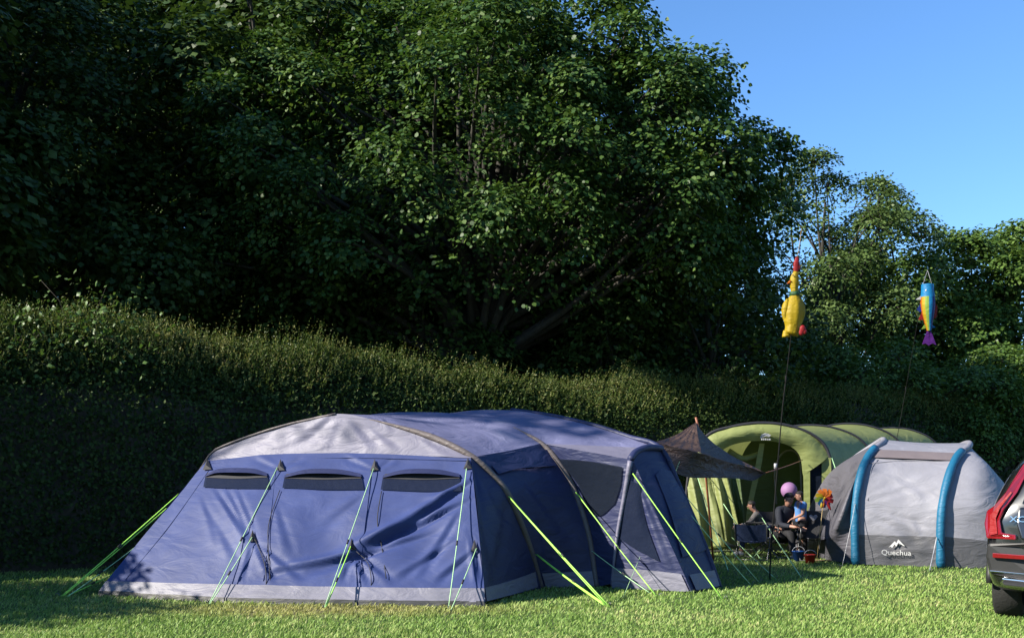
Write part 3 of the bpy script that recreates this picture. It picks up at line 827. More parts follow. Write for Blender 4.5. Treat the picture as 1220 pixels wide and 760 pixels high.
    # pole sleeves
    for name, ln, rr in (('pole_sleeve', [I(440, 500, 12.54)] + a1T[4:] + a1R[1:], .042), ('pole_sleeve', a2T[4:] + a2R[1:], .040)):
        MB().tube(smooth_line(ln, 60) + (0, 0, .002), np.interp(np.arange(60), [0, 14, 59], [.006, rr, rr * .9]), 9).build(name, M['sleeve'], root)
    MB().tube(smooth_line(a1L + a1T[1:4], 30), .018, 6).build('piping', M['sleeve'], root)
    MB().tube(smooth_line(a3T[2:] + a3R[1:], 60), .035, 8).build('pole_sleeve', M['blueshade'], root)
    MB().tube(smooth_line([C + (-.005, -.03, -.02), I(744, 590, 12.72), I(735, 640, 12.76), P1 + (0, -.02, 0)], 20), np.linspace(.035, .014, 20), 8).build('porch_pole', M['lilac'], root)
    MB().tube(smooth_line([C, I(758, 538, 12.85), I(772, 533, 13.0), I(788, 534, 13.22)], 20), .045, 8).build('hood_piping', M['blueshade'], root)
    # rear windows, each under an eyebrow flap
    for (x0, x1, y0, y1, yk) in ((243, 322, 583, 573, 561), (337, 434, 584, 574, 562), (454, 551, 586, 577, 562)):
        xm = (x0 + x1) / 2
        wroot = sheet('window', patch(rear, [[(x0, y0 - 2), (xm, y0), (x1, y0)], [(x0 + 3, yk + 5), (xm, yk + 2), (x1 - 3, yk + 4)]], 24, 8, .018), M['film'], root)
        sheet('flap_shade', patch(rear, [[(x0 + 3, yk + 9), (xm, yk + 10.5), (x1 - 3, yk + 9)], [(x0 + 5, yk + 4), (xm - 10, yk + 0), (xm + 10, yk + 0), (x1 - 5, yk + 4)]], 24, 5, .024), M['dark'], wroot)  # black crescent standing for the shade under the flap
        br = patch(rear, [[(x0 + 2, yk + 8), (xm - 18, yk + 2.5), (xm + 18, yk + 2.5), (x1 - 2, yk + 7)], [(x0 + 5, yk + 4), (xm - 18, yk - 2), (xm + 18, yk - 2), (x1 - 4, yk + 3)]], 26, 5, .02)
        out = np.linspace(1, 0, 6)[:, None, None] * np.sin(np.linspace(0.12, math.pi - .12, 27))[None, :, None] * np.array([-.03, -.11, -.01])
        sheet('window_flap', br + out, M['blueshade'], wroot)
    for pts in ([(329, 557), (322, 620), (314, 692)], [(443, 557), (436, 620), (428, 694)], [(252, 556), (203, 625), (150, 690)], [(250, 552), (400, 545.5), (556, 549)]):
        MB().tube(smooth_line([on(rear, x, y, .004) for x, y in pts], 30), .005, 4).build('seam', M['blue'], root)
    # anchor patches and loose cords
    for (x, y) in ((335, 557), (447, 557), (558, 555), (302, 641), (420, 651), (566, 652), (248, 556)):
        q = [on(rear, x, y - 9, .022), on(rear, x - 5.5, y + 5, .022), on(rear, x + 5, y + 4, .022), on(rear, x, y + 1, .055)]
        mesh('anchor_patch', q, [(0, 1, 3), (0, 3, 2), (1, 2, 3), (0, 2, 1)], M['dark'], root, smooth=False)
    for pts in ([(305, 645), (314, 670), (318, 690), (317, 708)], [(334, 585), (322, 620), (320, 645), (323, 700)], [(425, 656), (438, 672), (443, 692), (441, 712)], [(455, 586), (450, 620), (455, 650), (460, 690)]):
        ps = [on(rear, x, min(y, 694), .02) - (0, .0, max(0, y - 694) * .0095) for x, y in pts]
        MB().tube(smooth_line(ps, 16), .0055, 4).build('loose_cord', M['dark'], root)
    # guy ropes and pegs
    gs = [(on(rear, 332, 560, .05), G(249, 719), 'rope_w'), (on(rear, 301, 643, .05), G(250, 719), 'rope_w'),
          (on(rear, 446, 561, .05), G(386, 725), 'rope_w'), (on(rear, 419, 653, .05), G(387, 725), 'rope'),
          (on(rear, 557, 561, .05), G(534, 727), 'rope_w'), (on(rear, 565, 655, .05), G(537, 727), 'rope_w'),
          (I(220, 582, 13.1), G(72, 711), 'rope'), (I(222, 585, 13.12), G(74, 711), 'rope'), (I(167, 647, 12.9), G(78, 712), 'rope_w'), (I(150, 676, 12.9), G(76, 711), 'rope'),
          (I(606, 591, 12.13), G(723, 722), 'rope'), (I(638, 660, 12.55), G(725, 722), 'rope'), (I(608, 593, 12.13), G(727, 723), 'rope'),
          (I(686, 586, 13.1), G(783, 711), 'rope'), (I(705, 656, 13.0), G(776, 707), 'rope_w'), (I(754, 564, 12.65), G(861, 714), 'rope'), (I(796, 566, 13.15), G(905, 694), 'rope_w'), (I(822, 612, 13.0), G(895, 697), 'rope_w')]
    for a, b, m in gs:
        rope(root, a, b, M[m], .0075 if m == 'rope' else .006)
    rope(root, I(640, 661, 12.5), G(721, 721), M['rope'], .013, slider=False)
    for x, y, tx in ((249, 719, 300), (386, 725, 420), (535, 727, 560), (73, 711, 150), (724, 722, 640), (783, 711, 700), (776, 707, 700), (861, 714, 780), (905, 694, 800), (895, 697, 800)):
        peg(root, G(x, y), G(tx, 705))
blue_tent()

tree('hawthorn_bush', 'unseen low hawthorn bush before the rounded one, added to widen its shadow', (-10.5, 8.7, 0), (-10.5, 8.7, 2.0), (1.4, 1.5, 2.1),  # out of view; added so the grass left of the tent is shaded
     16, .75, 900, 10, .13, 'oval', LM['hedge'], .12, seed=52, spray_r=.35, twigs=10)
tree('high_crowned_tree', 'unseen tall tree with a high thin crown, added to dapple the tent roof with shade', (-14.8, 9.4, 0), (-14.6, 9.3, 11.5), (3.6, 1.4, 1.7),  # added out of view so its crown dapples the blue tent's roof
     18, .8, 420, 12, .17, 'oval', LM['ash'], .16, seed=61, open_=.3, spray_r=.42, twigs=40, low=-.5)

# ------------------------------------------------------------------ more materials for the small things
M.update(
    glass=simple('tinted_car_glass', (.006, .007, .008), 0.04, spec=.7, var=0),
    carpaint=simple('black_car_paint', (.0065, .0068, .0075), 0.22, spec=.6, var=.05, coat=.8),
    carplastic=simple('grey_black_plastic', (.012, .012, .013), 0.55),
    chrome=simple('chrome_trim', (.55, .55, .56), 0.15, metal=1.0, var=.02),
    redlamp=simple('red_tail_lamp', (.14, .004, .008), 0.12, spec=.7, var=.15, coat=.8),
    tyre=simple('tyre_rubber', (.010, .010, .010), 0.85, bump=.3, scale=40),
    rim=simple('alloy_rim', (.25, .25, .26), 0.3, metal=1.0),
    yellow=fabric('yellow_nylon', (0.36, 0.25, 0.006), transl=.35, wr=.3, wscale=7),
    red=fabric('red_nylon', (0.26, 0.01, 0.012), transl=.35, wr=.3, wscale=7),
    dkgreen=simple('green_band', (.010, .045, .012), 0.6),
    orange=fabric('orange_nylon', (0.4, 0.1, 0.006), transl=.35, wr=.3, wscale=7),
    cyan=fabric('cyan_nylon', (0.006, 0.16, 0.36), transl=.35, wr=.3, wscale=7),
    royal=fabric('royal_blue_nylon', (0.01, 0.025, 0.17), transl=.35, wr=.3, wscale=7),
    purple=fabric('purple_nylon', (0.085, 0.012, 0.16), transl=.35, wr=.3, wscale=7),
    lime=fabric('lime_nylon', (0.2, 0.3, 0.04), transl=.35, wr=.3, wscale=7),
    pink=simple('lavender_pink_rubber', (.17, .085, .18), 0.7, var=.08, scale=5),
    skin=simple('skin', (.26, .135, .095), 0.5, var=.08, scale=12),
    hair=simple('dark_brown_hair', (.010, .007, .005), 0.6, var=.4, scale=40, bump=.5),
    navycloth=simple('navy_cotton', (.010, .012, .020), 0.85, var=.2),
    bluecloth=simple('sky_blue_cotton', (.06, .15, .34), 0.85, var=.15, bump=.2),
    greycloth=simple('grey_cotton', (.085, .078, .075), 0.85, var=.2, bump=.2),
    blackcloth=simple('black_cotton', (.008, .008, .010), 0.85, var=.2),
    denim=simple('denim', (.015, .022, .045), 0.85, var=.2),
    shoe=simple('pale_trainers', (.22, .22, .22), 0.7),
    chairblue=simple('navy_chair_canvas', (.008, .018, .055), 0.8, bump=.3),
    chairblack=simple('black_chair_canvas', (.010, .010, .012), 0.8, bump=.3),
    frame=simple('steel_tube', (.10, .10, .10), 0.35, metal=.8),
    bluebucket=simple('blue_plastic', (.006, .035, .15), 0.35),
    redbucket=simple('red_plastic', (.30, .022, .012), 0.35),
    whiteplastic=simple('white_plastic', (.32, .32, .33), 0.4),
    bamboo=simple('bamboo_cane', (.22, .16, .07), 0.6),
    floor=simple('groundsheet', (.05, .055, .05), 0.7),
)

# ------------------------------------------------------------------ the green tent
def green_tent():
    D = 18.9
    F = lambda x, y, d=D: I(x, y, d)
    zb = HZ + EYE * FPX / D                                                       # row where the front stands on the grass
    root = empty('tunnel_tent', (F(905, zb)[0], D + 1.5, 0), 'lime green tunnel tent with an open arched front, people sitting before it', 'tent', 'family tents')
    arcF = [F(816, zb), F(817, 600), F(824, 548), F(843, 519), F(872, 509), F(905, 504.5), F(940, 508), F(972, 521), F(988, 543), F(991, 590), F(990, zb)]
    def back(dx, dz, d, k=1.0):
        out = []
        for p in arcF:
            q = np.array([(p[0] - arcF[5][0]) * k + arcF[5][0] + dx, d, p[2] * dz]); out.append(q)
        return out
    arc2 = back(1.45, 1.02, 20.8); arc3 = back(2.85, 1.07, 22.6); arc4 = back(4.6, 1.07, 24.6, .95)
    def skin_(a, b, n):
        g = loft([a, b], 60, 16)
        s = np.sin(np.linspace(0, math.pi, 17))[:, None]
        g[..., 2] -= s * .05 * (g[..., 2] > .3)
        g[..., 2] += .02 * noise2(g[..., 0] * 3, g[..., 1] * 4, n) * s
        return g
    for n, (a, b) in enumerate(((arcF, arc2), (arc2, arc3), (arc3, arc4))):
        sheet('roof_panel', skin_(a, b, 50 + n), M['green'] if n != 1 else M['green'], root)
    for a, r in ((arcF, .030), (arc2, .028), (arc3, .028), (arc4, .028)):
        MB().tube(smooth_line(a, 60) + (0, 0, .012), r, 7).build('pole_sleeve', M['dark'], root)
    # rear wall
    al = smooth_line(arc4, 40)
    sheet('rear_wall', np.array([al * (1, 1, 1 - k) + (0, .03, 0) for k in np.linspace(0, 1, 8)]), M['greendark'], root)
    # front wall: lintel, jambs, and the window strip
    inner = [F(846, 566, D), F(852, 545, D), F(872, 530, D), F(905, 525, D), F(935, 529, D), F(952, 541, D), F(957, 566, D)]
    lint = loft([arcF[2:9], inner], 50, 8)
    lint += np.array([0, -1, 0]) * (.03 * noise2(lint[..., 0] * 5, lint[..., 2] * 6, 60) + .10 * np.sin(np.linspace(0, math.pi, 9))[:, None])[..., None]
    sheet('front_lintel', lint, M['green'], root)
    sheet('front_jamb', loft([[F(957, 560), F(957.5, 600), F(957, zb)], [F(965, 556, D - .03), F(965, 600, D - .03), F(964, zb)]], 20, 4), M['green'], root)
    sheet('front_jamb', loft([[F(979, 545), F(979, 600), F(978, zb)], [F(990, 545, D - .03), F(991, 600, D - .03), F(990, zb)]], 20, 4), M['green'], root)
    sheet('net_window', loft([[F(965, 556), F(965, 600), F(964, zb - 2)], [F(979, 552), F(979, 600), F(978, zb - 2)]], 12, 4) + (0, .02, 0), M['net'], root)
    # curtains gathered at the left of the opening
    def curtain(pts_top, pts_bot, amp, k, seed, mat='green'):
        g = loft([pts_top, [(a + b) / 2 + (0, -.05, 0) for a, b in zip(pts_top, pts_bot)], pts_bot], 60, 24)
        u = np.linspace(0, 1, 61)[None]
        v = np.linspace(0, 1, 25)[:, None]
        g[..., 1] -= amp * (np.sin(u * k * 2 * math.pi + 1.2 * np.sin(v * 2 + seed)) * (.35 + .65 * v) + .5 * noise2(u * 9 + 0 * v, v * 3, seed))
        return sheet('curtain', g, M[mat], root)
    curtain([F(818, 570), F(832, 566), F(846, 562)], [F(826, 646, D - .3), F(840, 652, D - .35), F(862, 648, D - .4)], .09, 1.6, 3)
    curtain([F(846, 560, D - .05), F(856, 556, D - .05), F(862, 552, D - .05)], [F(858, 640, D - .3), F(872, 648, D - .35), F(884, 650, D - .3)], .10, 1.4, 4)
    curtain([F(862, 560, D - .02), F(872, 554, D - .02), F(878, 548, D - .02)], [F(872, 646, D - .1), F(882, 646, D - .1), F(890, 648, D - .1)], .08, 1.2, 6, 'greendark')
    # inner lining: bowed door roll and hanging flap inside
    MB().tube(smooth_line([F(868, 537, D + .5), F(885, 546, D + .5), F(905, 541, D + .5)], 14), .06, 7).build('rolled_door', M['green'], root)
    sheet('inner_flap', loft([[F(905, 528, D + .3), F(899, 560, D + .35), F(891, 600, D + .4), F(886, 645, D + .4)], [F(911, 528, D + .3), F(906, 560, D + .35), F(897, 600, D + .4), F(893, 645, D + .4)]], 20, 4), M['green'], root)
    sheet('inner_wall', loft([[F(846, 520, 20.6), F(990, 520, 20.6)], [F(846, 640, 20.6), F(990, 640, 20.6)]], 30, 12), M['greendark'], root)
    ring = smooth_line([F(925, 600, 20.5), F(923, 560, 20.5), F(932, 540, 20.5), F(945, 537, 20.5), F(953, 550, 20.5), F(955, 600, 20.5)], 30)
    MB().tube(ring, .02, 6).build('inner_door_zip', M['qlight'], root)
    sheet('groundsheet', loft([[F(826, zb) * (1, 1, 0) + (0, -.1, .012), F(985, zb) * (1, 1, 0) + (0, -.1, .012)], [F(826, zb) * (1, 1, 0) + (1.2, 1.6, .012), F(985, zb) * (1, 1, 0) + (1.2, 1.6, .012)]], 20, 10), M['floor'], root)
    # small pale emblem over the door
    em = [on(lint, 905 + dx, 518.5 + dy, .02) for dx, dy in ((0, 2.5), (2, -1.5), (6, -2.8), (10, -2.6), (13.5, -.5), (11, 1.2), (7, .2), (4, 1.5), (2, 3))]
    mesh('emblem', em, [tuple(range(9))], M['white'], root, smooth=False)
    for k in range(5):
        a = on(lint, 907.5 + 2.4 * k, 522.3, .02)
        MB().box(a, (.022, .006, .03)).build('emblem', M['white'], root, smooth=False)
    # guys
    for a, b in ((F(991, 545), G(1035, 672)), (F(990, 552), F(1003, zb - 4)), (F(826, 552), G(868, 681)), (F(872, 640, 18.4), G(925, 690)), (F(905, 612, 18.2), G(955, 688)), (F(862, 600, 18.3), G(907, 667)), (F(905, 655, 16.6), G(893, 668))):
        rope(root, a, b, M['rope_w'], .008, slider=False)
    for x, y in ((925, 690), (955, 688), (907, 667), (868, 681)):
        peg(root, G(x, y), G(870, 660))
green_tent()

# ------------------------------------------------------------------ brown tarp on its pole
def tarp():
    d = 16.2
    foot = G(850, 667)
    root = empty('tarp_shelter', foot, 'brown tarp pitched to a peak on a rusty pole beside the green tent', 'tarp')
    pk = I(829, 503, d)
    L1, L2 = I(778, 527, 15.2), I(798, 548, 14.9)
    R1 = I(912, 563, 16.3)
    sc = lambda P, Q, n, s: smooth_line([P, (P + Q) / 2 - (0, 0, s), Q], n)
    g1 = loft([sc(pk, L1, 20, .05), sc(pk + (0, -.02, 0), I(836, 540, 15.0), 20, .03)], 24, 14)
    g1 += np.array([0, -1, .3]) * (.025 * np.sin(np.linspace(0, 9 * math.pi, 15))[:, None] * np.linspace(0, 1, 25)[None] ** .7)[..., None]
    sheet('tarp_panel', g1, M['tarp'], root)
    low = smooth_line([L1, I(797, 556, 14.95), I(818, 568, 15.0), I(850, 569, 15.3), I(880, 570, 15.8), I(898, 572, 16.1), R1], 40)
    top = smooth_line([L1, I(800, 532, 15.0), I(836, 540, 15.0), I(860, 548, 15.5), I(885, 555, 16.0), I(900, 560, 16.2), R1 + (0, 0, .01)], 40)
    g2 = loft([top, low], 50, 12)
    g2[..., 1] += .05 * np.sin(np.linspace(0, 3, 13))[:, None] + .03 * noise2(g2[..., 0] * 5, g2[..., 2] * 8, 71)
    sheet('tarp_panel', g2, M['tarp'], root)
    ed = smooth_line([I(836, 540, 15.0), I(860, 548, 15.5), I(885, 555, 16.0), R1], 24)
    up = smooth_line([pk, I(842, 520, 16.2), I(868, 541, 16.3), R1 + (0, .05, .01)], 24)
    g3 = loft([up, ed], 30, 10)
    g3[..., 2] -= .04 * np.sin(np.linspace(0, math.pi, 11))[:, None] + .015 * noise2(g3[..., 0] * 6, g3[..., 1] * 5, 72)
    sheet('tarp_panel', g3, M['tarp'], root)
    bk = loft([up, smooth_line([pk, I(822, 515, 17.2), I(850, 535, 17.6), I(890, 552, 17.2)], 24)], 20, 8)
    sheet('tarp_panel', bk, M['tarp'], root)
    MB().tube([foot + (0, 0, -.05), I(845, 610, 16.6), I(838, 535, 16.35), pk + (0, 0, .08)], .018, 8).build('pole', M['brownpole'], root)
    rope(root, R1, I(956, 548, 18.8), M['brownpole'], .008, slider=False)
    MB().box(I(924, 555, 17.0), (.05, .02, .09)).build('cord_lock', M['whiteplastic'], root)
    rope(root, L2 * 0 + I(829, 503, d), G(742, 712), M['rope_w'], .003, slider=False)
tarp()

# ------------------------------------------------------------------ the grey inflatable tent
def text_mesh(name, body, size, mat, parent, loc, rot, depth=.003, xs=1.0):
    cu = bpy.data.curves.new(name, 'FONT')
    cu.body = body; cu.size = size; cu.extrude = depth; cu.align_x = 'CENTER'; cu.align_y = 'CENTER'; cu.resolution_u = 3
    to = bpy.data.objects.new(name + '_curve', cu)
    me = bpy.data.meshes.new_from_object(to)
    bpy.data.objects.remove(to); bpy.data.curves.remove(cu)
    me.transform(Matrix.Diagonal((xs, 1, 1, 1)))
    me.name = name
    o = link(name, me, mat, parent)
    o.location = Vector([float(c) for c in loc]) - (world_loc(parent) if parent else Vector())
    o.rotation_euler = rot
    return o
def grey_tent():
    f1, f2 = G(1018, 673), G(1119, 676.5)
    root = empty('inflatable_tent', (f1 + f2) / 2 + (.4, 1.0, 0), 'pale grey tunnel tent with two turquoise inflated arches beside the car', 'tent', 'family tents')
    # arches: foot, shoulder, crown, far foot
    bk = nrm(np.array([.22, .975, 0]))
    def arch(foot, pts, w):
        near = [I(x, y, foot[1] + k) for x, y, k in pts]
        crown = near[-1]
        far = [foot + bk * w + (0, 0, 0), foot + bk * (w * .98) + (0, 0, 1.15)]
        return near, [crown + bk * w * .28 + (0, 0, .02), far[1] + (0, 0, .35), far[1] - (0, 0, .3), far[0]]
    n1, r1 = arch(f1, [(1018, 672, 0), (1017, 620, .0), (1020, 585, .05), (1028, 553, .25), (1040, 535, .55), (1052, 526, .95)], 2.35)
    n2, r2 = arch(f2, [(1119, 675.5, 0), (1119, 630, .0), (1122, 595, .05), (1131, 560, .25), (1141, 541, .55), (1155, 530, .95)], 2.35)
    A1, A2 = n1 + r1, n2 + r2
    k0 = 4
    s1, s2 = smooth_line(n1, 40), smooth_line(n2, 40)
    wall = loft([s1[:30], s2[:30]], 46, 36)
    Nw = face_camera(wall, grid_normals(wall))
    s = np.sin(np.linspace(0, math.pi, 37))[:, None]
    wall = fold(wall, Nw, [(1028, 600, 1118, 570, .012, 3), (1030, 590, 1100, 560, .010, 4), (1022, 600, 1118, 632, .016, 3), (1035, 612, 1100, 650, .012, 4), (1060, 560, 1110, 590, .010, 4), (1030, 660, 1110, 640, .010, 4), (1085, 610, 1115, 660, .012, 4)])
    wall += Nw * (-.035 * s + .012 * noise2(wall[..., 0] * 7, wall[..., 2] * 5, 81))[..., None]
    z = wall[..., 2]
    # lower grey band, upper pale wall
    kb = int(np.argmin(np.abs(z[18] - .48)))
    sheet('wall_panel', wall[:, kb:], M['qlight'], root)
    sheet('wall_panel', wall[:, :kb + 1], M['qgrey'], root)
    roof = loft([list(s1[29:]) + r1, list(s2[29:]) + r2], 50, 26)
    roof[..., 2] -= .03 * np.sin(np.linspace(0, math.pi, 27))[:, None]
    sheet('roof_panel', roof, M['qlight'], root)
    # dull band where the roof meets the wall
    bd = loft([s1[27:32], s2[27:32]], 4, 20)
    sheet('seam_band', offs(bd, .012), M['qband'], root)
    # ghosted window outline on the wall
    for pts in ([(1034, 596), (1038, 560), (1046, 548)], [(1036, 552), (1075, 549), (1112, 549)]):
        MB().tube(smooth_line([on(wall, x, y, .006) for x, y in pts], 14), .008, 5).build('piping', M['qlight'], root)
    # inflated sleeves
    for a in (A1, A2):
        full = smooth_line(a, 70)
        rr = .066 * (1 - .10 * np.abs(np.sin(np.linspace(0, 26, 70))) ** 8)
        rr[:2] = (.055, .07)
        MB().tube(full[:27] + (0, -.05, .0), rr[:27], 14).build('inflated_arch', M['tubeblue'], root)
        MB().tube(full[26:] + (0, -.01, -.01), .05, 10).build('inflated_arch', M['qlight'], root)
    # right end: slopes away behind the car
    e0 = smooth_line(A2, 60)
    gr = [f2 + (2.0, .3, 0), f2 + (2.15, 1.2, 0), f2 + (1.95, 2.5, 0)]
    mid = [I(1190, 640, f2[1] + .1), I(1196, 590, f2[1] + .5), I(1203, 568, f2[1] + 1.0), f2 + (1.75, 1.8, .95), f2 + (1.7, 2.4, .5), f2 + (1.65, 2.5, .0)]
    endp = loft([e0, [f2 + (1.1, -.05, 0), I(1182, 600, f2[1] - .02), I(1182, 558, f2[1] + .55), f2 + (1.2, 1.9, 1.45), f2 + (1.15, 2.4, .7), f2 + (1.1, 2.5, 0)], [f2 + (2.15, .35, 0), f2 + (2.15, .6, .22), f2 + (2.15, 1.0, .35), f2 + (2.15, 1.7, .35), f2 + (2.15, 2.1, .2), f2 + (2.15, 2.4, 0)]], 60, 40)
    Ne = face_camera(endp, grid_normals(endp))
    endp = fold(endp, Ne, [(1140, 560, 1190, 610, .012, 4), (1130, 600, 1178, 620, .012, 4), (1128, 640, 1178, 650, .010, 4)])
    endp += Ne * (.014 * noise2(endp[..., 0] * 6, endp[..., 2] * 5, 84))[..., None]
    zi = np.argmin(np.abs(endp[2, :40, 2] - .5))
    sheet('end_panel', endp[:, zi:], M['qlight'], root)
    sheet('end_panel', endp[:, :zi + 1], M['qgrey'], root)
    # left end: dark net porch sloping to the grass
    s0 = smooth_line(A1, 60)
    gl = G(966, 660)
    left = loft([s0, [G(985, 668) + (0, 0, .02), I(995, 620, f1[1] + .1), I(1012, 565, f1[1] + .7), f1 + (.1, 1.9, 1.35), f1 + (0, 2.4, .6), f1 + (-.1, 2.6, 0)], [gl, gl + (0, .2, .04), gl + (.02, .8, .06), gl + (.06, 1.4, .05), gl + (.06, 1.7, .03), gl + (.06, 2.0, 0)]], 60, 30)
    Nl = face_camera(left, grid_normals(left))
    left = fold(left, Nl, [(1015, 560, 975, 655, .02, 5), (1015, 600, 990, 660, .015, 4), (1010, 590, 968, 655, .012, 4)])
    sheet('porch_net', left, M['qdark'], root)
    # print on the wall: mountain mark over the wordmark
    P = on(wall, 1068, 658, .055); n = nrm(np.cross(s2[5] - s1[5], (0, 0, 1)))
    yaw = math.atan2((s2[5] - s1[5])[1], (s2[5] - s1[5])[0])
    text_mesh('wordmark', 'Quechua', .115, M['white'], root, P, (R(90), 0, yaw), .002, 1.05).data.update()
    u = nrm(s2[5] - s1[5])
    Pm = on(wall, 1068, 647.5, .055)
    mk = lambda pts: [Pm + u * x + np.array([0, 0, z_]) for x, z_ in pts]
    mesh('mountain_mark', mk([(-.115, -.05), (-.02, .055), (.0, .02), (.03, .085), (.13, -.02), (.105, -.015), (.03, .03), (.0, -.03), (-.025, .005), (-.06, -.05), (-.085, -.03)]), [(0, 1, 9, 10), (1, 2, 7, 8), (8, 9, 1), (2, 3, 6, 7), (3, 4, 5, 6)], M['white'], root, smooth=False)
    # white storm straps and a few pegs
    rope(root, I(1116, 640, f2[1] - .1), G(1107, 681), M['whiteplastic'], .008, slider=False)
    rope(root, I(1019, 600, f1[1] - .1), G(1003, 676), M['whiteplastic'], .004, slider=False)
    for x, y in ((1107, 681), (1003, 676)): peg(root, G(x, y), G(1060, 676))
grey_tent()

# ------------------------------------------------------------------ flag poles and windsocks
def tree_pole(name, label, pts, r0, r1):
    base = np.asarray(pts[0]) * (1, 1, 0)
    root = empty(name, base, label, 'flagpole', 'flagpoles beside the tents')
    ln = smooth_line(pts, 30)
    MB().tube(ln[:18], np.linspace(r0, (r0 + r1) / 2, 18), 7).build('lower_section', M['pole'], root)
    MB().tube(ln[17:], np.linspace((r0 + r1) / 2 * .8, r1, 13), 6).build('upper_section', M['pole'], root)
    MB().tube([ln[17] - (0, 0, .06), ln[17] + (0, 0, .06)], r0 * 1.25, 7).build('ferrule', M['pole'], root)
    return root, ln[-1]
def chicken():
    b = G(918, 691); d = b[1]
    root, tip = tree_pole('flagpole', 'thin black flagpole leaning over the grass, carrying the yellow chicken windsock',
                          [b - (0, 0, .2), b + (0, 0, .3), I(931, 500, d), I(939, 430, d), I(949, 340, d), I(955, 272, d)], .011, .004)
    top = I(950, 306, d - .12)
    w = empty('windsock', (top[0], top[1], 0), 'yellow chicken shaped windsock with red comb and feet and green collar', 'windsock', 'novelty windsocks')
    MB().tube([tip, (tip + top) / 2 + (.004, 0, 0), top], .0035, 4).build('string', M['bamboo'], w)
    c = lambda x, y: I(x, y, d - .12)
    px = d / FPX
    def body(pts, n, name, mat, squash=.8):
        ln = smooth_line([c(x, y) for x, y, r in pts], n); rr = np.interp(np.linspace(0, 1, n), np.linspace(0, 1, len(pts)), [.86 * r * px for _, _, r in pts])
        mb = MB(); mb.tube(ln, rr, 18)
        V = np.array(mb.V)
        ax = ln[np.repeat(np.arange(n), 18)]
        q = V - ax
        th = np.arctan2(q[:, 1], q[:, 0])
        V = ax + q * (1 + .13 * np.cos(7 * th + 6 * ax[:, 2])[:, None] + .10 * noise2(V[:, 0] * 30, V[:, 2] * 14, 6)[:, None]) * (1, squash, 1)
        return mesh(name, V, mb.F, mat, w)
    # head and neck, then the bag of the body
    body([(948.5, 324, 3.5), (946.5, 331, 5.5), (946.5, 338, 6.2), (946.5, 345, 5.0), (947, 349, 4.2)], 16, 'head', M['yellow'])
    body([(947, 347.5, 6.2), (947, 352.5, 6.4)], 3, 'collar', M['dkgreen'])
    body([(947, 351, 5.2), (946.5, 358, 9.0), (945.5, 367, 12.5), (945, 377, 13.4), (944.5, 387, 11.8), (943.5, 394, 9.2), (942, 398, 8.5)], 22, 'body', M['yellow'])
    body([(937, 394, 4.0), (936.5, 399, 4.5), (936.5, 401.5, 5.0)], 5, 'leg', M['yellow'])
    body([(947, 386, 5.0), (948.5, 394, 5.5), (946, 399, 4.5)], 7, 'leg', M['yellow'])
    for dx, dy, r in ((-1, 0, 3.6), (-2.5, 4, 3.0), (1.2, 3, 2.8)):
        MB().ball(c(955 + dx, 393 + dy) - (0, .09, 0), (r * px, r * px * .6, r * px * 1.3), 10, 7).build('foot', M['red'], w)
    for x, y, r in ((949.5, 310, 2.6), (949, 315, 3.8), (948.6, 320, 3.6), (951.5, 318, 2.4)):
        MB().ball(c(x, y), (r * px, r * px * .45, r * px * 1.6), 10, 7).build('comb', M['red'], w)
    MB().ball(c(943.5, 329) - (0, .055, 0), (.010, .01, .010), 8, 6).build('eye', M['dark'], w)
    V = [c(941.5, 333), c(941.8, 339), c(936.8, 338), c(941.8, 336) - (0, .05, 0)]
    mesh('beak', V, [(0, 1, 3), (0, 3, 2), (1, 2, 3), (0, 2, 1)], M['orange'], w)
    for x in (935, 955.5):
        pts = smooth_line([c(x + (3 if x < 940 else -2), 356), c(x, 372), c(x + (1 if x < 940 else -1), 386)], 10)
        MB().tube(pts, np.array([.01, .03, .045, .05, .05, .045, .04, .03, .02, .01]), 8).build('wing', M['yellow'], w)
chicken()
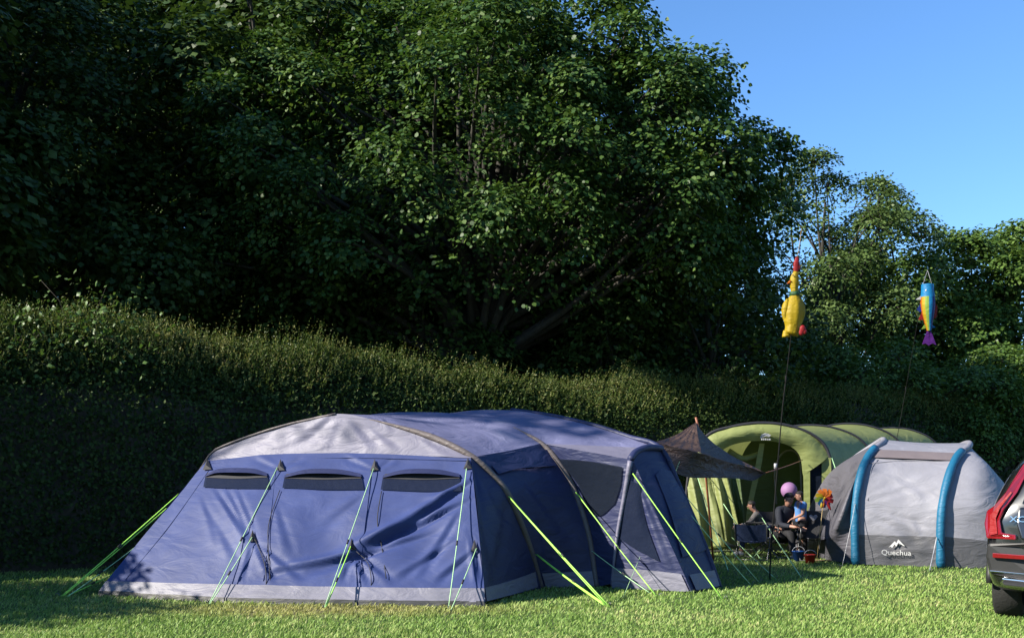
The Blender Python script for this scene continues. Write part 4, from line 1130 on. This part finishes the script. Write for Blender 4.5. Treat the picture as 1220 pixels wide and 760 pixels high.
def fish():
    b = G(1046, 653) ; d = b[1]
    root, tip = tree_pole('flagpole', 'thin black flagpole behind the grey tent, carrying the rainbow fish windsock',
                          [b - (0, 0, .2), b + (0, 0, .3), I(1069, 520, d), I(1085, 430, d), I(1099, 350, d), I(1105, 322, d)], .007, .003)
    top = I(1105, 338, d - .1)
    w = empty('windsock', (top[0], top[1], 0), 'rainbow fish windsock with cyan head and purple forked tail', 'windsock', 'novelty windsocks')
    px = d / FPX
    c = lambda x, y: I(x, y, d - .1)
    hp = [(1105, 339, 7.0), (1105, 346, 7.2), (1105.3, 354, 8.0)]
    for dx in (-5.5, 5.5): MB().tube([tip, c(1105 + dx, 339.5)], .003, 4).build('string', M['whiteplastic'], w)
    def tubepart(pts, n, name, mat):
        ln = smooth_line([c(x, y) for x, y, r in pts], n); rr = np.interp(np.linspace(0, 1, n), np.linspace(0, 1, len(pts)), [r * px for *_, r in pts])
        return MB().tube(ln, rr, 24, cap=False).build(name, mat, w)
    tubepart(hp, 8, 'head', M['cyan'])
    # body in eight lengthwise coloured gores
    n = 16
    prof = [(1105.3, 354, 8.0), (1105.3, 366, 8.4), (1105.8, 378, 7.0), (1106.5, 388, 4.8), (1107, 394, 2.6)]
    ln = smooth_line([c(x, y) for x, y, r in prof], n); rr = np.interp(np.linspace(0, 1, n), np.linspace(0, 1, 5), [p[2] * px for p in prof])
    cols = ['red', 'orange', 'yellow', 'lime', 'cyan', 'royal', 'royal', 'royal', 'purple', 'purple', 'royal', 'red']      # colours run round the body
    th0 = math.pi * 1.0
    for k, cn in enumerate(cols):
        a0, a1 = th0 + k * math.pi / 6 - .75, th0 + (k + 1) * math.pi / 6 - .75
        V = [ln[i] + rr[i] * np.array([math.cos(a), math.sin(a), 0]) for i in range(n) for a in np.linspace(a0, a1, 5)]
        mesh('gore', V, grid_faces(n - 1, 4), M[cn], w)
    def fin(pts, mat, name='fin'):
        P = [c(x, y) for x, y in pts]; m = len(P)
        V = P + [p + np.array([0, .012, 0]) for p in P]
        F = [tuple(range(m)), tuple(range(2 * m - 1, m - 1, -1))] + [(i, (i + 1) % m, m + (i + 1) % m, m + i) for i in range(m)]
        mesh(name, V, F, M[mat], w, smooth=False)
    fin([(1098, 352), (1091, 357), (1099, 357)], 'whiteplastic'); fin([(1097.5, 361), (1092, 369), (1096, 372), (1098.5, 371)], 'royal')
    fin([(1098, 373), (1094.5, 381), (1100, 381)], 'red'); fin([(1113, 358), (1117, 366), (1116, 378), (1112, 380)], 'red')
    fin([(1102, 386), (1098, 392), (1103.5, 391)], 'lime'); fin([(1110, 386), (1115, 390), (1109, 391)], 'cyan')
    fin([(1105.5, 392), (1099, 410), (1103, 409), (1107, 412), (1107.5, 393)], 'purple', 'tail_lobe'); fin([(1106.5, 392), (1107.2, 411), (1111, 409), (1115.5, 411), (1108.5, 392)], 'purple', 'tail_lobe')
    MB().ball(c(1101, 347) - (0, 7 * px * .8, 0), .018, 8, 6).build('eye', M['white'], w)
fish()

# ------------------------------------------------------------------ the parked car
def car():
    yaw = R(31.5)
    Rm = Matrix.Rotation(-yaw, 4, 'Z')
    org = Vector((5.31, 9.05, 0))
    MW = Matrix.Translation(org) @ Rm
    root = empty('parked_car', org, 'black estate car with tall red tail lamps parked tail-on at the edge of the pitch', 'car')
    # half sections (x half width, z) at stations along the car, tail at y=0
    def sec(y, sill, wb, ww, zb, wr, zr, low=.30):
        return [(0, y, low), (sill * .92, y, low), (sill, y, low + .10), (ww, y, .62), (ww * 1.0, y, .80), (wb, y, zb), ((wb * .5 + wr * .5) + .02, y, zb * .45 + zr * .55), (wr, y, zr - .06), (wr * .86, y, zr), (0, y, zr + .02)]
    st = [sec(.02, .78, .80, .84, 1.02, .52, 1.10, .42), sec(.10, .90, .93, .96, 1.05, .60, 1.34, .36), sec(.26, .955, .965, .985, 1.08, .635, 1.60, .32), sec(.50, .97, .975, .995, 1.08, .66, 1.70, .28),
          sec(1.0, .97, .975, .995, 1.08, .68, 1.745), sec(1.9, .96, .965, .98, 1.08, .69, 1.765), sec(2.6, .96, .965, .98, 1.07, .68, 1.755), sec(3.05, .96, .96, .98, 1.06, .64, 1.66),
          sec(3.55, .96, .95, .985, 1.05, .60, 1.22), sec(3.8, .96, .94, .99, 1.04, .58, 1.12), sec(4.4, .95, .90, .97, .98, .55, 1.04), sec(4.8, .88, .82, .90, .90, .5, .95), sec(4.93, .70, .70, .74, .80, .42, .86, .36)]
    rows = []
    for q in st:
        a = np.array(q); b = a[::-1][1:-1].copy(); b[:, 0] *= -1
        rows.append(np.vstack([a, b]))
    A = np.array(rows); n = A.shape[1]
    F = [(i * n + j, i * n + (j + 1) % n, (i + 1) * n + (j + 1) % n, (i + 1) * n + j) for i in range(len(A) - 1) for j in range(n)]
    F += [tuple(range(n))[::-1], tuple(range((len(A) - 1) * n, len(A) * n))]
    mb = MB().add(A.reshape(-1, 3), F)
    body = mb.build('body', M['carpaint'], root, matrix=MW)
    sm = body.modifiers.new('round', 'SUBSURF'); sm.levels = 2; sm.render_levels = 2
    def part(name, V, F, mat, parent=root, smooth=False, bevel=.0):
        o = MB().add(V, F).build(name, mat, parent, smooth, matrix=MW)
        if bevel:
            bv = o.modifiers.new('edge', 'BEVEL'); bv.width = bevel; bv.segments = 2
        return o
    def slab(name, pts, y0, y1, mat, bevel=.012, parent=root):
        """plate outlined in x,z on the tail; y0 gives its outer face (may depend on x,z), y1 thickness"""
        m = len(pts)
        V = [(x, y0(x, z), z) for x, z in pts] + [(x, y0(x, z) + y1, z) for x, z in pts]
        Fq = [tuple(range(m)), tuple(range(2 * m - 1, m - 1, -1))] + [(i, m + i, m + (i + 1) % m, (i + 1) % m) for i in range(m)]
        return part(name, V, Fq, mat, parent, False, bevel)
    # tail surface: leans forward with height and wraps round at the corners
    def tail(x, z):
        ax = abs(x)
        lean = np.interp(z, [.42, .75, 1.05, 1.15, 1.6, 1.72], [.03, -.03, .03, .06, .27, .34])
        return float(lean + .05 * max(0, ax - .35) ** 2 + 1.4 * max(0, ax - .70) ** 2)
    off = lambda k: (lambda x, z: tail(x, z) - k)
    # bumper, tailgate, glass
    slab('bumper', [(-.93, .50), (-.5, .44), (.5, .44), (.93, .50), (.965, .66), (.95, .80), (.5, .82), (0, .82), (-.5, .82), (-.95, .80), (-.965, .66)], off(.045), .20, M['carplastic'], .03)
    slab('tailgate', [(-.66, .84), (0, .84), (.66, .84), (.70, 1.0), (.68, 1.14), (0, 1.15), (-.68, 1.14), (-.70, 1.0)], off(.018), .08, M['carpaint'], .02)
    slab('rear_window', [(-.66, 1.17), (0, 1.18), (.66, 1.17), (.60, 1.38), (.53, 1.60), (0, 1.62), (-.53, 1.60), (-.60, 1.38)], off(.012), .05, M['glass'], .015)
    slab('spoiler', [(-.60, 1.62), (0, 1.64), (.60, 1.62), (.58, 1.70), (0, 1.73), (-.58, 1.70)], off(.06), .28, M['carpaint'], .02)
    for s in (-1, 1):
        # tall lamp: foot hooks inwards, leg follows the pillar to the roof
        P = [(.96, .84), (.70, .84), (.70, .885), (.82, .90), (.84, 1.02), (.80, 1.12), (.70, 1.28), (.60, 1.52), (.575, 1.60), (.62, 1.61), (.685, 1.50), (.80, 1.28), (.90, 1.15), (.965, 1.10), (.985, .98)]
        P = [(x * s, z) for x, z in P]
        if s > 0: P = P[::-1]
        lamp = slab('tail_lamp', P[::-1], off(.03), .09, M['redlamp'], .012)
        Q = [(.93, .87), (.86, .89), (.875, 1.04), (.84, 1.13), (.74, 1.28), (.755, 1.29), (.87, 1.14), (.935, 1.06)]
        Q = [(x * s, z) for x, z in Q]
        slab('lamp_guide', Q if s < 0 else Q[::-1], off(.042), .02, M['red'], .004, lamp)
        # reflector, exhaust, chrome strips
        slab('reflector', [(s * x, z) for x, z in ((.90, .665), (.55, .66), (.55, .70), (.90, .71))], off(.058), .03, M['redlamp'], .005)
        slab('chrome_strip', [(s * x, z) for x, z in ((.60, .735), (0.02, .735), (0.02, .75), (.60, .75))], off(.06), .03, M['chrome'], .004)
        slab('bumper_lip', [(s * x, z) for x, z in ((.93, .525), (.02, .485), (.02, .50), (.93, .54))], off(.06), .03, M['chrome'], .004)
        ex = slab('exhaust_tip', [(s * x, z) for x, z in ((.82, .40), (.56, .385), (.55, .42), (.57, .465), (.82, .48), (.84, .44))], off(.07), .12, M['chrome'], .012)
        slab('exhaust_mouth', [(s * x, z) for x, z in ((.80, .415), (.58, .402), (.572, .42), (.585, .45), (.80, .465), (.815, .44))], off(.074), .02, M['dark'], .004, ex)
        # side windows, mirror, roof rail, handles
        part('side_window', [(s * x, y, z) for x, y, z in ((.93, .62, 1.12), (.93, 3.2, 1.10), (.77, 2.75, 1.58), (.755, .75, 1.58))], [(0, 1, 2, 3)], M['glass'])
        MB().tube(smooth_line([(s * .60, .42, 1.66), (s * .64, .55, 1.76), (s * .655, 1.2, 1.79), (s * .655, 2.2, 1.80), (s * .64, 2.7, 1.75)], 20), .022, 8).build('roof_rail', M['chrome'], root, matrix=MW)
        MB().ball((s * 1.03, 3.05, 1.10), (.10, .07, .08), 12, 8).build('door_mirror', M['carpaint'], root, matrix=MW)
        for y in (1.75, 2.75):
            MB().tube([(s * .985, y, .95), (s * 1.0, y + .1, .955), (s * .985, y + .2, .95)], .014, 6).build('door_handle', M['chrome'], root, matrix=MW)
        MB().box((s * .62, 4.86, .74), (.42, .12, .13)).build('headlamp', M['whiteplastic'], root, matrix=MW)
        for y in (.98, 3.95):
            # arch lip and wheel
            arc = [(s * .985, y + .43 * math.cos(t), .37 + .43 * math.sin(t)) for t in np.linspace(0, math.pi, 16)]
            MB().tube(arc, .035, 7).build('wheel_arch', M['carplastic'], root, matrix=MW)
            prof = [(.25, -.13), (.34, -.13), (.367, -.10), (.37, 0), (.367, .10), (.34, .13), (.25, .13)]
            V, Fs, m = [], [], 30
            for r, h in prof:
                for j in range(m):
                    t = 2 * math.pi * j / m
                    V.append((s * .845 + h, y + r * math.cos(t), .37 + r * math.sin(t)))
            for i in range(len(prof) - 1):
                for j in range(m): Fs.append((i * m + j, i * m + (j + 1) % m, (i + 1) * m + (j + 1) % m, (i + 1) * m + j))
            wheel = MB().add(V, Fs).build('wheel', M['tyre'], root, True, matrix=MW)
            rb = MB().tube([(s * .79, y, .37), (s * .955, y, .37)], .06, 12)
            for k in range(5):
                t = 2 * math.pi * k / 5
                rb.tube([(s * .95, y + .04 * math.cos(t), .37 + .04 * math.sin(t)), (s * .94, y + .255 * math.cos(t), .37 + .255 * math.sin(t))], [.035, .028], 6)
            rb.build('rim', M['rim'], wheel, matrix=MW)
    # number plate recess stays blank; model badge at the left of the tailgate
    slab('number_plate', [(-.26, .88), (.26, .88), (.26, .99), (-.26, .99)], off(.032), .012, M['yellow'], .003)
    p = MW @ Vector((-.64, tail(-.64, 1.04) - .03, 1.03))
    text_mesh('model_badge', 'XC90', .078, M['chrome'], root, p, (R(85), 0, -yaw - .03), .004, 1.25)
    slab('chrome_strip', [(-.62, .855), (0, .85), (.62, .855), (.62, .872), (0, .868), (-.62, .872)], off(.03), .02, M['chrome'], .003)
    MB().tube([(0, 1.3, 1.77), (0, 1.27, 1.83)], [.05, .02], 8).build('aerial_fin', M['carpaint'], root, matrix=MW)
car()

# ------------------------------------------------------------------ people
def skin_mesh(name, pts, edges, rad, mat, parent, root_i=0, sub=2):
    bm = bmesh.new()
    lay = bm.verts.layers.skin.verify()
    off = np.array(world_loc(parent))
    vs_ = []
    for p, r in zip(pts, rad):
        v = bm.verts.new(tuple(np.asarray(p, float) - off))
        v[lay].radius = (r, r) if np.isscalar(r) else r
        vs_.append(v)
    vs_[root_i][lay].use_root = True
    for a, b in edges: bm.edges.new((vs_[a], vs_[b]))
    me = bpy.data.meshes.new(name); bm.to_mesh(me); bm.free()
    o = link(name, me, mat, parent)
    m = o.modifiers.new('skin', 'SKIN'); m.use_smooth_shade = True
    s = o.modifiers.new('sub', 'SUBSURF'); s.levels = sub; s.render_levels = sub
    return o
def person(label, loc, face, J, s, shirt, legs, hairmat, shoes, sleeve=.55, leglen=1.0):
    """J: joints in body metres (x right of the person, y forward, z up); s scales build; face = heading angle"""
    root = empty('person', loc, label, 'person', 'people by the green tent')
    M4 = Matrix.Translation(Vector([float(c) for c in loc])) @ Matrix.Rotation(face, 4, 'Z')
    W = {k: np.array(M4 @ Vector(v)) for k, v in J.items()}
    fw = np.array((M4.to_3x3() @ Vector((0, 1, 0))))
    rt = np.array((M4.to_3x3() @ Vector((1, 0, 0))))
    pts, rad, edges, idx = [], [], [], {}
    def add(k, p, r, prev=None):
        idx[k] = len(pts); pts.append(p); rad.append(r)
        if prev is not None: edges.append((idx[prev], idx[k]))
    add('pelvis', W['pelvis'], (.125 * s, .10 * s))
    add('chest', W['chest'], (.135 * s, .10 * s), 'pelvis')
    add('collar', W['chest'] * .35 + W['neck'] * .65, (.095 * s, .075 * s), 'chest')
    add('neck', W['neck'], .048 * s, 'collar')
    hd = W['head']; upv = nrm(hd - W['neck'])
    add('jaw', hd - upv * .055 * s + fw * .02 * s, (.066 * s, .072 * s), 'neck')
    add('skull', hd + upv * .04 * s, (.074 * s, .088 * s), 'jaw')
    add('crown', hd + upv * .095 * s - fw * .01, .055 * s, 'skull')
    for q in 'LR':
        sg = -1 if q == 'L' else 1
        add('sh' + q, W['sh' + q], .058 * s, 'collar'); add('el' + q, W['el' + q], .042 * s, 'sh' + q); add('wr' + q, W['wr' + q], .028 * s, 'el' + q)
        hdir = nrm(W['wr' + q] - W['el' + q]); side = nrm(np.cross(hdir, (0, 0, 1.0)) + rt * .2)
        palm = W['wr' + q] + hdir * .06 * s
        add('pa' + q, palm, (.036 * s, .016 * s), 'wr' + q)
        for k in range(4):
            b = palm + hdir * .045 * s + side * (k - 1.5) * .021 * s
            add('f%d' % k + q, b, .010 * s, 'pa' + q)
            ln = (.06, .07, .066, .05)[k] * s
            add('g%d' % k + q, b + hdir * ln * .8 - np.array([0, 0, ln * .5]), .008 * s, 'f%d' % k + q)
        add('t0' + q, palm - side * .042 * s + hdir * .01 * s, .011 * s, 'pa' + q); add('t1' + q, palm - side * .055 * s + hdir * .05 * s, .009 * s, 't0' + q)
        add('hip' + q, W['hip' + q], .085 * s, 'pelvis'); add('kn' + q, W['kn' + q], .056 * s, 'hip' + q)
        add('cf' + q, W['kn' + q] * .65 + W['an' + q] * .35 , .052 * s, 'kn' + q); add('an' + q, W['an' + q], .034 * s, 'cf' + q)
    skin_mesh('body', pts, edges, rad, M['skin'], root)
    g = lambda k: W[k]
    # shirt
    sp, sr, se, si = [], [], [], {}
    def sa(k, p, r, prev=None):
        si[k] = len(sp); sp.append(p); sr.append(r)
        if prev is not None: se.append((si[prev], si[k]))
    sa('hem', W['pelvis'] - nrm(W['chest'] - W['pelvis']) * .07 * s, (.150 * s, .118 * s)); sa('waist', W['pelvis'] * .5 + W['chest'] * .5, (.145 * s, .115 * s), 'hem'); sa('chest', W['chest'], (.155 * s, .118 * s), 'waist')
    sa('collar', W['chest'] * .35 + W['neck'] * .65, (.108 * s, .086 * s), 'chest')
    for q in 'LR':
        sa('sh' + q, W['sh' + q], .072 * s, 'collar')
        e = W['el' + q]
        if sleeve <= 1: sa('cu' + q, W['sh' + q] * (1 - sleeve) + e * sleeve, .064 * s, 'sh' + q)
        else:
            sa('el' + q, e, .055 * s, 'sh' + q); sa('cu' + q, e * .1 + W['wr' + q] * .9, .042 * s, 'el' + q)
    skin_mesh('shirt', sp, se, sr, shirt, root)
    tp, tr, te = [W['pelvis']], [(.148 * s, .122 * s)], []
    for q in 'LR':
        b = len(tp)
        tp.append(W['hip' + q]); tr.append(.10 * s); te.append((0, b))
        tp.append(W['kn' + q]); tr.append(.074 * s); te.append((b, b + 1))
        if leglen > .6: tp.append(W['kn' + q] * (1 - leglen * .92) + W['an' + q] * leglen * .92); tr.append(.055 * s); te.append((b + 1, b + 2))
    skin_mesh('trousers', tp, te, tr, legs, root)
    for q in 'LR':
        a = W['an' + q]; tf = nrm((W['an' + q] - W['hip' + q]) * (1, 1, 0) * .2 + fw)
        z = max(.035 * s, a[2] - .055 * s)
        mb = MB().tube(smooth_line([a * (1, 1, 0) + (0, 0, z) - tf * .05 * s, a * (1, 1, 0) + (0, 0, z) + tf * .04 * s, a * (1, 1, 0) + (0, 0, z - .004) + tf * .17 * s], 8), np.array([.030, .042, .045, .044, .043, .042, .036, .018]) * s, 8)
        mb.build('shoe', shoes, root)
    # hair cap, ears, nose, eyes
    hc = hd + upv * .062 * s - fw * .026 * s
    mb = MB()
    mb.ball(hc, np.array([.088, .100, .078]) * s, 16, 10)
    V = np.array(mb.V)
    cut = (V - hd) @ fw > .055 * s
    low = ((V - hd) @ np.array(upv)) < -.005 * s
    ins = ((V - hd) @ fw > -.01 * s) & (((V - hd) @ np.array(upv)) < .07 * s)
    V[ins] = hd + (V[ins] - hd) * .45
    V += nrm(V - hc) * (.006 * noise2(V[:, 0] * 60, V[:, 2] * 60, 5))[:, None]
    mesh('hair', V, mb.F, hairmat, root)
    for sg in (-1, 1):
        MB().ball(hd + rt * sg * .077 * s, np.array([.012, .02, .03]) * s, 8, 6).build('ear', M['skin'], root)
        MB().ball(hd + rt * sg * .03 * s + fw * .083 * s + upv * .02 * s, .009 * s, 8, 6).build('eye', M['dark'], root)
    MB().tube([hd + fw * .085 * s + upv * .015 * s, hd + fw * .105 * s - upv * .02 * s, hd + fw * .09 * s - upv * .028 * s], np.array([.008, .014, .008]) * s, 6).build('nose', M['skin'], root)
    MB().tube([hd + fw * .082 * s - upv * .055 * s - rt * .022 * s, hd + fw * .09 * s - upv * .056 * s, hd + fw * .082 * s - upv * .055 * s + rt * .022 * s], .005 * s, 5).build('mouth', M['red'], root)
    return root
def seated(s, lean=.1, armf=.32, knee=.46, seat=.34):
    return dict(pelvis=(0, 0, seat + .05), chest=(0, lean * .5, seat + .37 * s), neck=(0, lean, seat + .55 * s), head=(0, lean + .06, seat + .67 * s),
                shL=(-.17 * s, lean * .85, seat + .50 * s), shR=(.17 * s, lean * .85, seat + .50 * s),
                elL=(-.22 * s, lean + .12, seat + .24 * s), elR=(.22 * s, lean + .12, seat + .24 * s), wrL=(-.10 * s, lean + armf, seat + .20 * s), wrR=(.12 * s, lean + armf, seat + .22 * s),
                hipL=(-.09 * s, .04, seat + .03), hipR=(.09 * s, .04, seat + .03), knL=(-.13 * s, knee * s, seat + .10), knR=(.13 * s, knee * s, seat + .10), anL=(-.12 * s, knee * s + .02, .07), anR=(.12 * s, knee * s + .05, .07))
def standing(h):
    k = h / 1.75
    J = dict(pelvis=(0, 0, .95), chest=(0, .0, 1.25), neck=(0, .02, 1.48), head=(0, .05, 1.605), shL=(-.18, 0, 1.42), shR=(.18, 0, 1.42), elL=(-.23, .06, 1.15), elR=(.22, .02, 1.15),
             wrL=(-.15, .26, 1.05), wrR=(.23, .10, .92), hipL=(-.09, 0, .90), hipR=(.09, 0, .90), knL=(-.10, .03, .50), knR=(.10, .01, .50), anL=(-.11, -.01, .08), anR=(.11, -.02, .08))
    return {a: tuple(c * k for c in v) for a, v in J.items()}
def chair(name, label, loc, face, mat, seat=.34, back=.80):
    root = empty(name, loc, label, 'chair', 'folding camping chairs')
    M4 = Matrix.Translation(Vector([float(c) for c in loc])) @ Matrix.Rotation(face, 4, 'Z')
    g = loft([[(-.25, -.22, seat), (0, -.22, seat - .04), (.25, -.22, seat)], [(-.25, .26, seat + .04), (0, .26, seat), (.25, .26, seat + .04)]], 12, 8)
    MB().add(g.reshape(-1, 3), grid_faces(8, 12)).build('seat', mat, root, matrix=M4)
    g = loft([[(-.25, -.22, seat), (0, -.25, seat), (.25, -.22, seat)], [(-.26, -.36, back), (0, -.40, back - .02), (.26, -.36, back)]], 12, 8)
    MB().add(g.reshape(-1, 3), grid_faces(8, 12)).build('backrest', mat, root, matrix=M4)
    for s in (-1, 1):
        MB().tube([(s * .27, .30, .0), (s * .26, -.22, seat), (s * .265, -.38, back + .02)], .011, 6).build('leg', M['frame'], root, matrix=M4)
        MB().tube([(s * .27, -.32, .0), (s * .26, .28, seat + .04), (s * .26, .28, seat + .22)], .011, 6).build('leg', M['frame'], root, matrix=M4)
        MB().tube([(s * .27, .30, seat + .23), (s * .275, 0, seat + .24), (s * .27, -.30, seat + .22)], .02, 6).build('armrest', mat, root, matrix=M4)
    for y in (-.31, .29):
        MB().tube([(-.27, y, .02), (.27, y, .02)], .009, 6).build('crossbar', M['frame'], root, matrix=M4)
    return root
def at(px, d): return np.array([(px - 610) * d / FPX, d, 0.0])
# man in navy, turned a little to the boy, low chair
person('man in a dark navy top sitting low and looking down at the boy', at(931, 17.7), R(200), seated(1.0, .16), 1.0, M['navycloth'], M['blackcloth'], M['hair'], M['shoe'], sleeve=1.5)
chair('camping_chair', 'low black camping chair under the man in navy', at(931, 17.7), R(200), M['chairblack'])
person('small boy in a sky blue T-shirt and dark shorts standing by the man', at(954, 17.35), R(100), standing(1.17), .72, M['bluecloth'], M['blackcloth'], M['hair'], M['shoe'], sleeve=.55, leglen=.3)
person('child in a grey top sitting in profile before the green curtains', at(908, 18.0), R(75), seated(.78, .12, .28, .42, .36), .80, M['greycloth'], M['denim'], M['hair'], M['shoe'], sleeve=1.5)
chair('camping_chair', 'dark camping chair under the child in grey', at(909, 18.02), R(75), M['chairblack'], seat=.36)
chair('camping_chair', 'empty navy blue camping chair on the grass before the child in grey', at(897, 17.2), R(-20), M['chairblue'], seat=.33, back=.62)
chair('camping_chair', 'black camping chair with a pale heart on its back, beside the boy', at(971, 17.0), R(170), M['chairblack'], seat=.36, back=.84)

# ------------------------------------------------------------------ toys and small things
def heart():
    c = I(969, 617, 17.24)
    pts = [(0, -.055), (-.05, -.01), (-.075, .025), (-.06, .055), (-.03, .06), (0, .035), (.03, .06), (.06, .055), (.075, .025), (.05, -.01)]
    V = [c + np.array([x, 0, z]) for x, z in pts] + [c + np.array([x * .8, -.02, z * .8]) for x, z in pts]
    n = len(pts)
    o = mesh('heart_cushion', V, [tuple(range(n)), tuple(range(2 * n - 1, n - 1, -1))] + [(i, (i + 1) % n, n + (i + 1) % n, n + i) for i in range(n)], M['qlight'], None, smooth=False)
    tag(o, 'small pale heart shaped cushion on the black chair', 'cushion')
heart()
def balloon():
    c = I(940, 584, 18.25)
    root = empty('balloon', c * (1, 1, 0), 'big round lavender pink balloon behind the head of the man', 'balloon')
    MB().ball(c, (.145, .145, .15), 24, 16).build('skin', M['pink'], root)
    MB().lathe([(.004, 0), (.022, -.03), (.012, -.035)], c - (0, 0, .145), 10).build('neck', M['pink'], root)
    MB().tube(smooth_line([c - (0, 0, .235), c * (1, 1, .5) + (.03, 0, 0), c * (1, 1, 0) + (0, 0, .0)], 12), .003, 4).build('string', M['whiteplastic'], root)
balloon()
def pinwheel():
    c = I(982, 593, 16.6); g = G(962, 662) * 0 + np.array([c[0] - .12, c[1] + .05, 0])
    root = empty('pinwheel', g, 'rainbow pinwheel on a thin cane in front of the grey tent', 'pinwheel')
    MB().tube([g - (0, 0, .1), c + (0, .03, 0)], .007, 6).build('cane', M['bamboo'], root)
    cols = ['orange', 'orange', 'yellow', 'lime', 'cyan', 'royal', 'purple', 'red', 'red', 'orange']
    for k in range(10):
        t = 2 * math.pi * (k + 2.2) / 10
        u = np.array([math.cos(t), 0, math.sin(t)]); v = np.array([-math.sin(t), 0, math.cos(t)]); y = np.array([0, -1.0, 0])
        r = .155 * (1 + .08 * math.sin(3 * k))
        V = [c, c + u * r * .5 - v * .035 + y * .03, c + u * r - v * .01 + y * .01, c + u * r * .95 + v * .055 - y * .01, c + u * r * .5 + v * .045 + y * .015]
        mesh('vane', V, [(0, 1, 4), (1, 2, 3, 4)], M[cols[k]], root)
    MB().ball(c - (0, .03, 0), .02, 8, 6).build('hub', M['yellow'], root)
    for dx, dz, m in ((-.06, -.17, 'yellow'), (.10, -.20, 'red'), (-.02, -.15, 'orange')):
        MB().tube(smooth_line([c, c + (dx * .6, 0, dz * .5), c + (dx, -.02, dz)], 6), np.array([.01, .02, .026, .026, .02, .008]), 6).build('streamer', M[m], root)
pinwheel()
def bucket(name, label, p, r, h, mat):
    root = empty(name, p, label, 'bucket', 'toy buckets')
    MB().lathe([(r * .75, 0), (r, h), (r * 1.06, h), (r * 1.06, h - .015), (r * .95, h - .012), (r * .70, .01)], p, 20, True, True).build('pail', mat, root)
    MB().tube([p + (r * math.cos(t), -.02, h + .0 + r * .75 * math.sin(t)) for t in np.linspace(0, math.pi, 12)], .005, 5).build('handle', M['whiteplastic'], root)
bucket('toy_bucket', 'blue toy bucket on the grass beside the red one', G(951, 668), .10, .17, M['bluebucket'])
bucket('toy_bucket', 'red toy bucket on the grass next to the grey tent', G(965, 671), .095, .15, M['redbucket'])
def mallet():
    p = G(985, 669)
    root = empty('toy_spade', p, 'white and wooden toy spade lying on the grass beside the grey tent', 'toy')
    MB().tube([p + (-.22, -.02, .03), p + (.12, 0, .025)], .012, 6).build('shaft', M['bamboo'], root)
    MB().tube([p + (.12, 0, .04), p + (.2, .01, .05), p + (.34, .02, .05)], [.03, .055, .045], 8).build('blade', M['whiteplastic'], root)
mallet()
def bag():
    p = G(873, 652)
    root = empty('carrier_bag', p, 'crumpled white bag lying by the foot of the green curtain', 'bag')
    mb = MB().ball(p + (0, 0, .07), (.17, .10, .075), 18, 10)
    V = np.array(mb.V); V += nrm(V - (p + (0, 0, .07))) * (.03 * noise2(V[:, 0] * 25, V[:, 2] * 30 + V[:, 1] * 20, 3))[:, None]
    V[:, 2] = np.maximum(V[:, 2], .002)
    mesh('sack', V, mb.F, M['whiteplastic'], root)
    MB().tube(smooth_line([p + (-.08, 0, .12), p + (-.03, -.03, .2), p + (.05, 0, .13)], 8), .008, 5).build('handle', M['whiteplastic'], root)
bag()
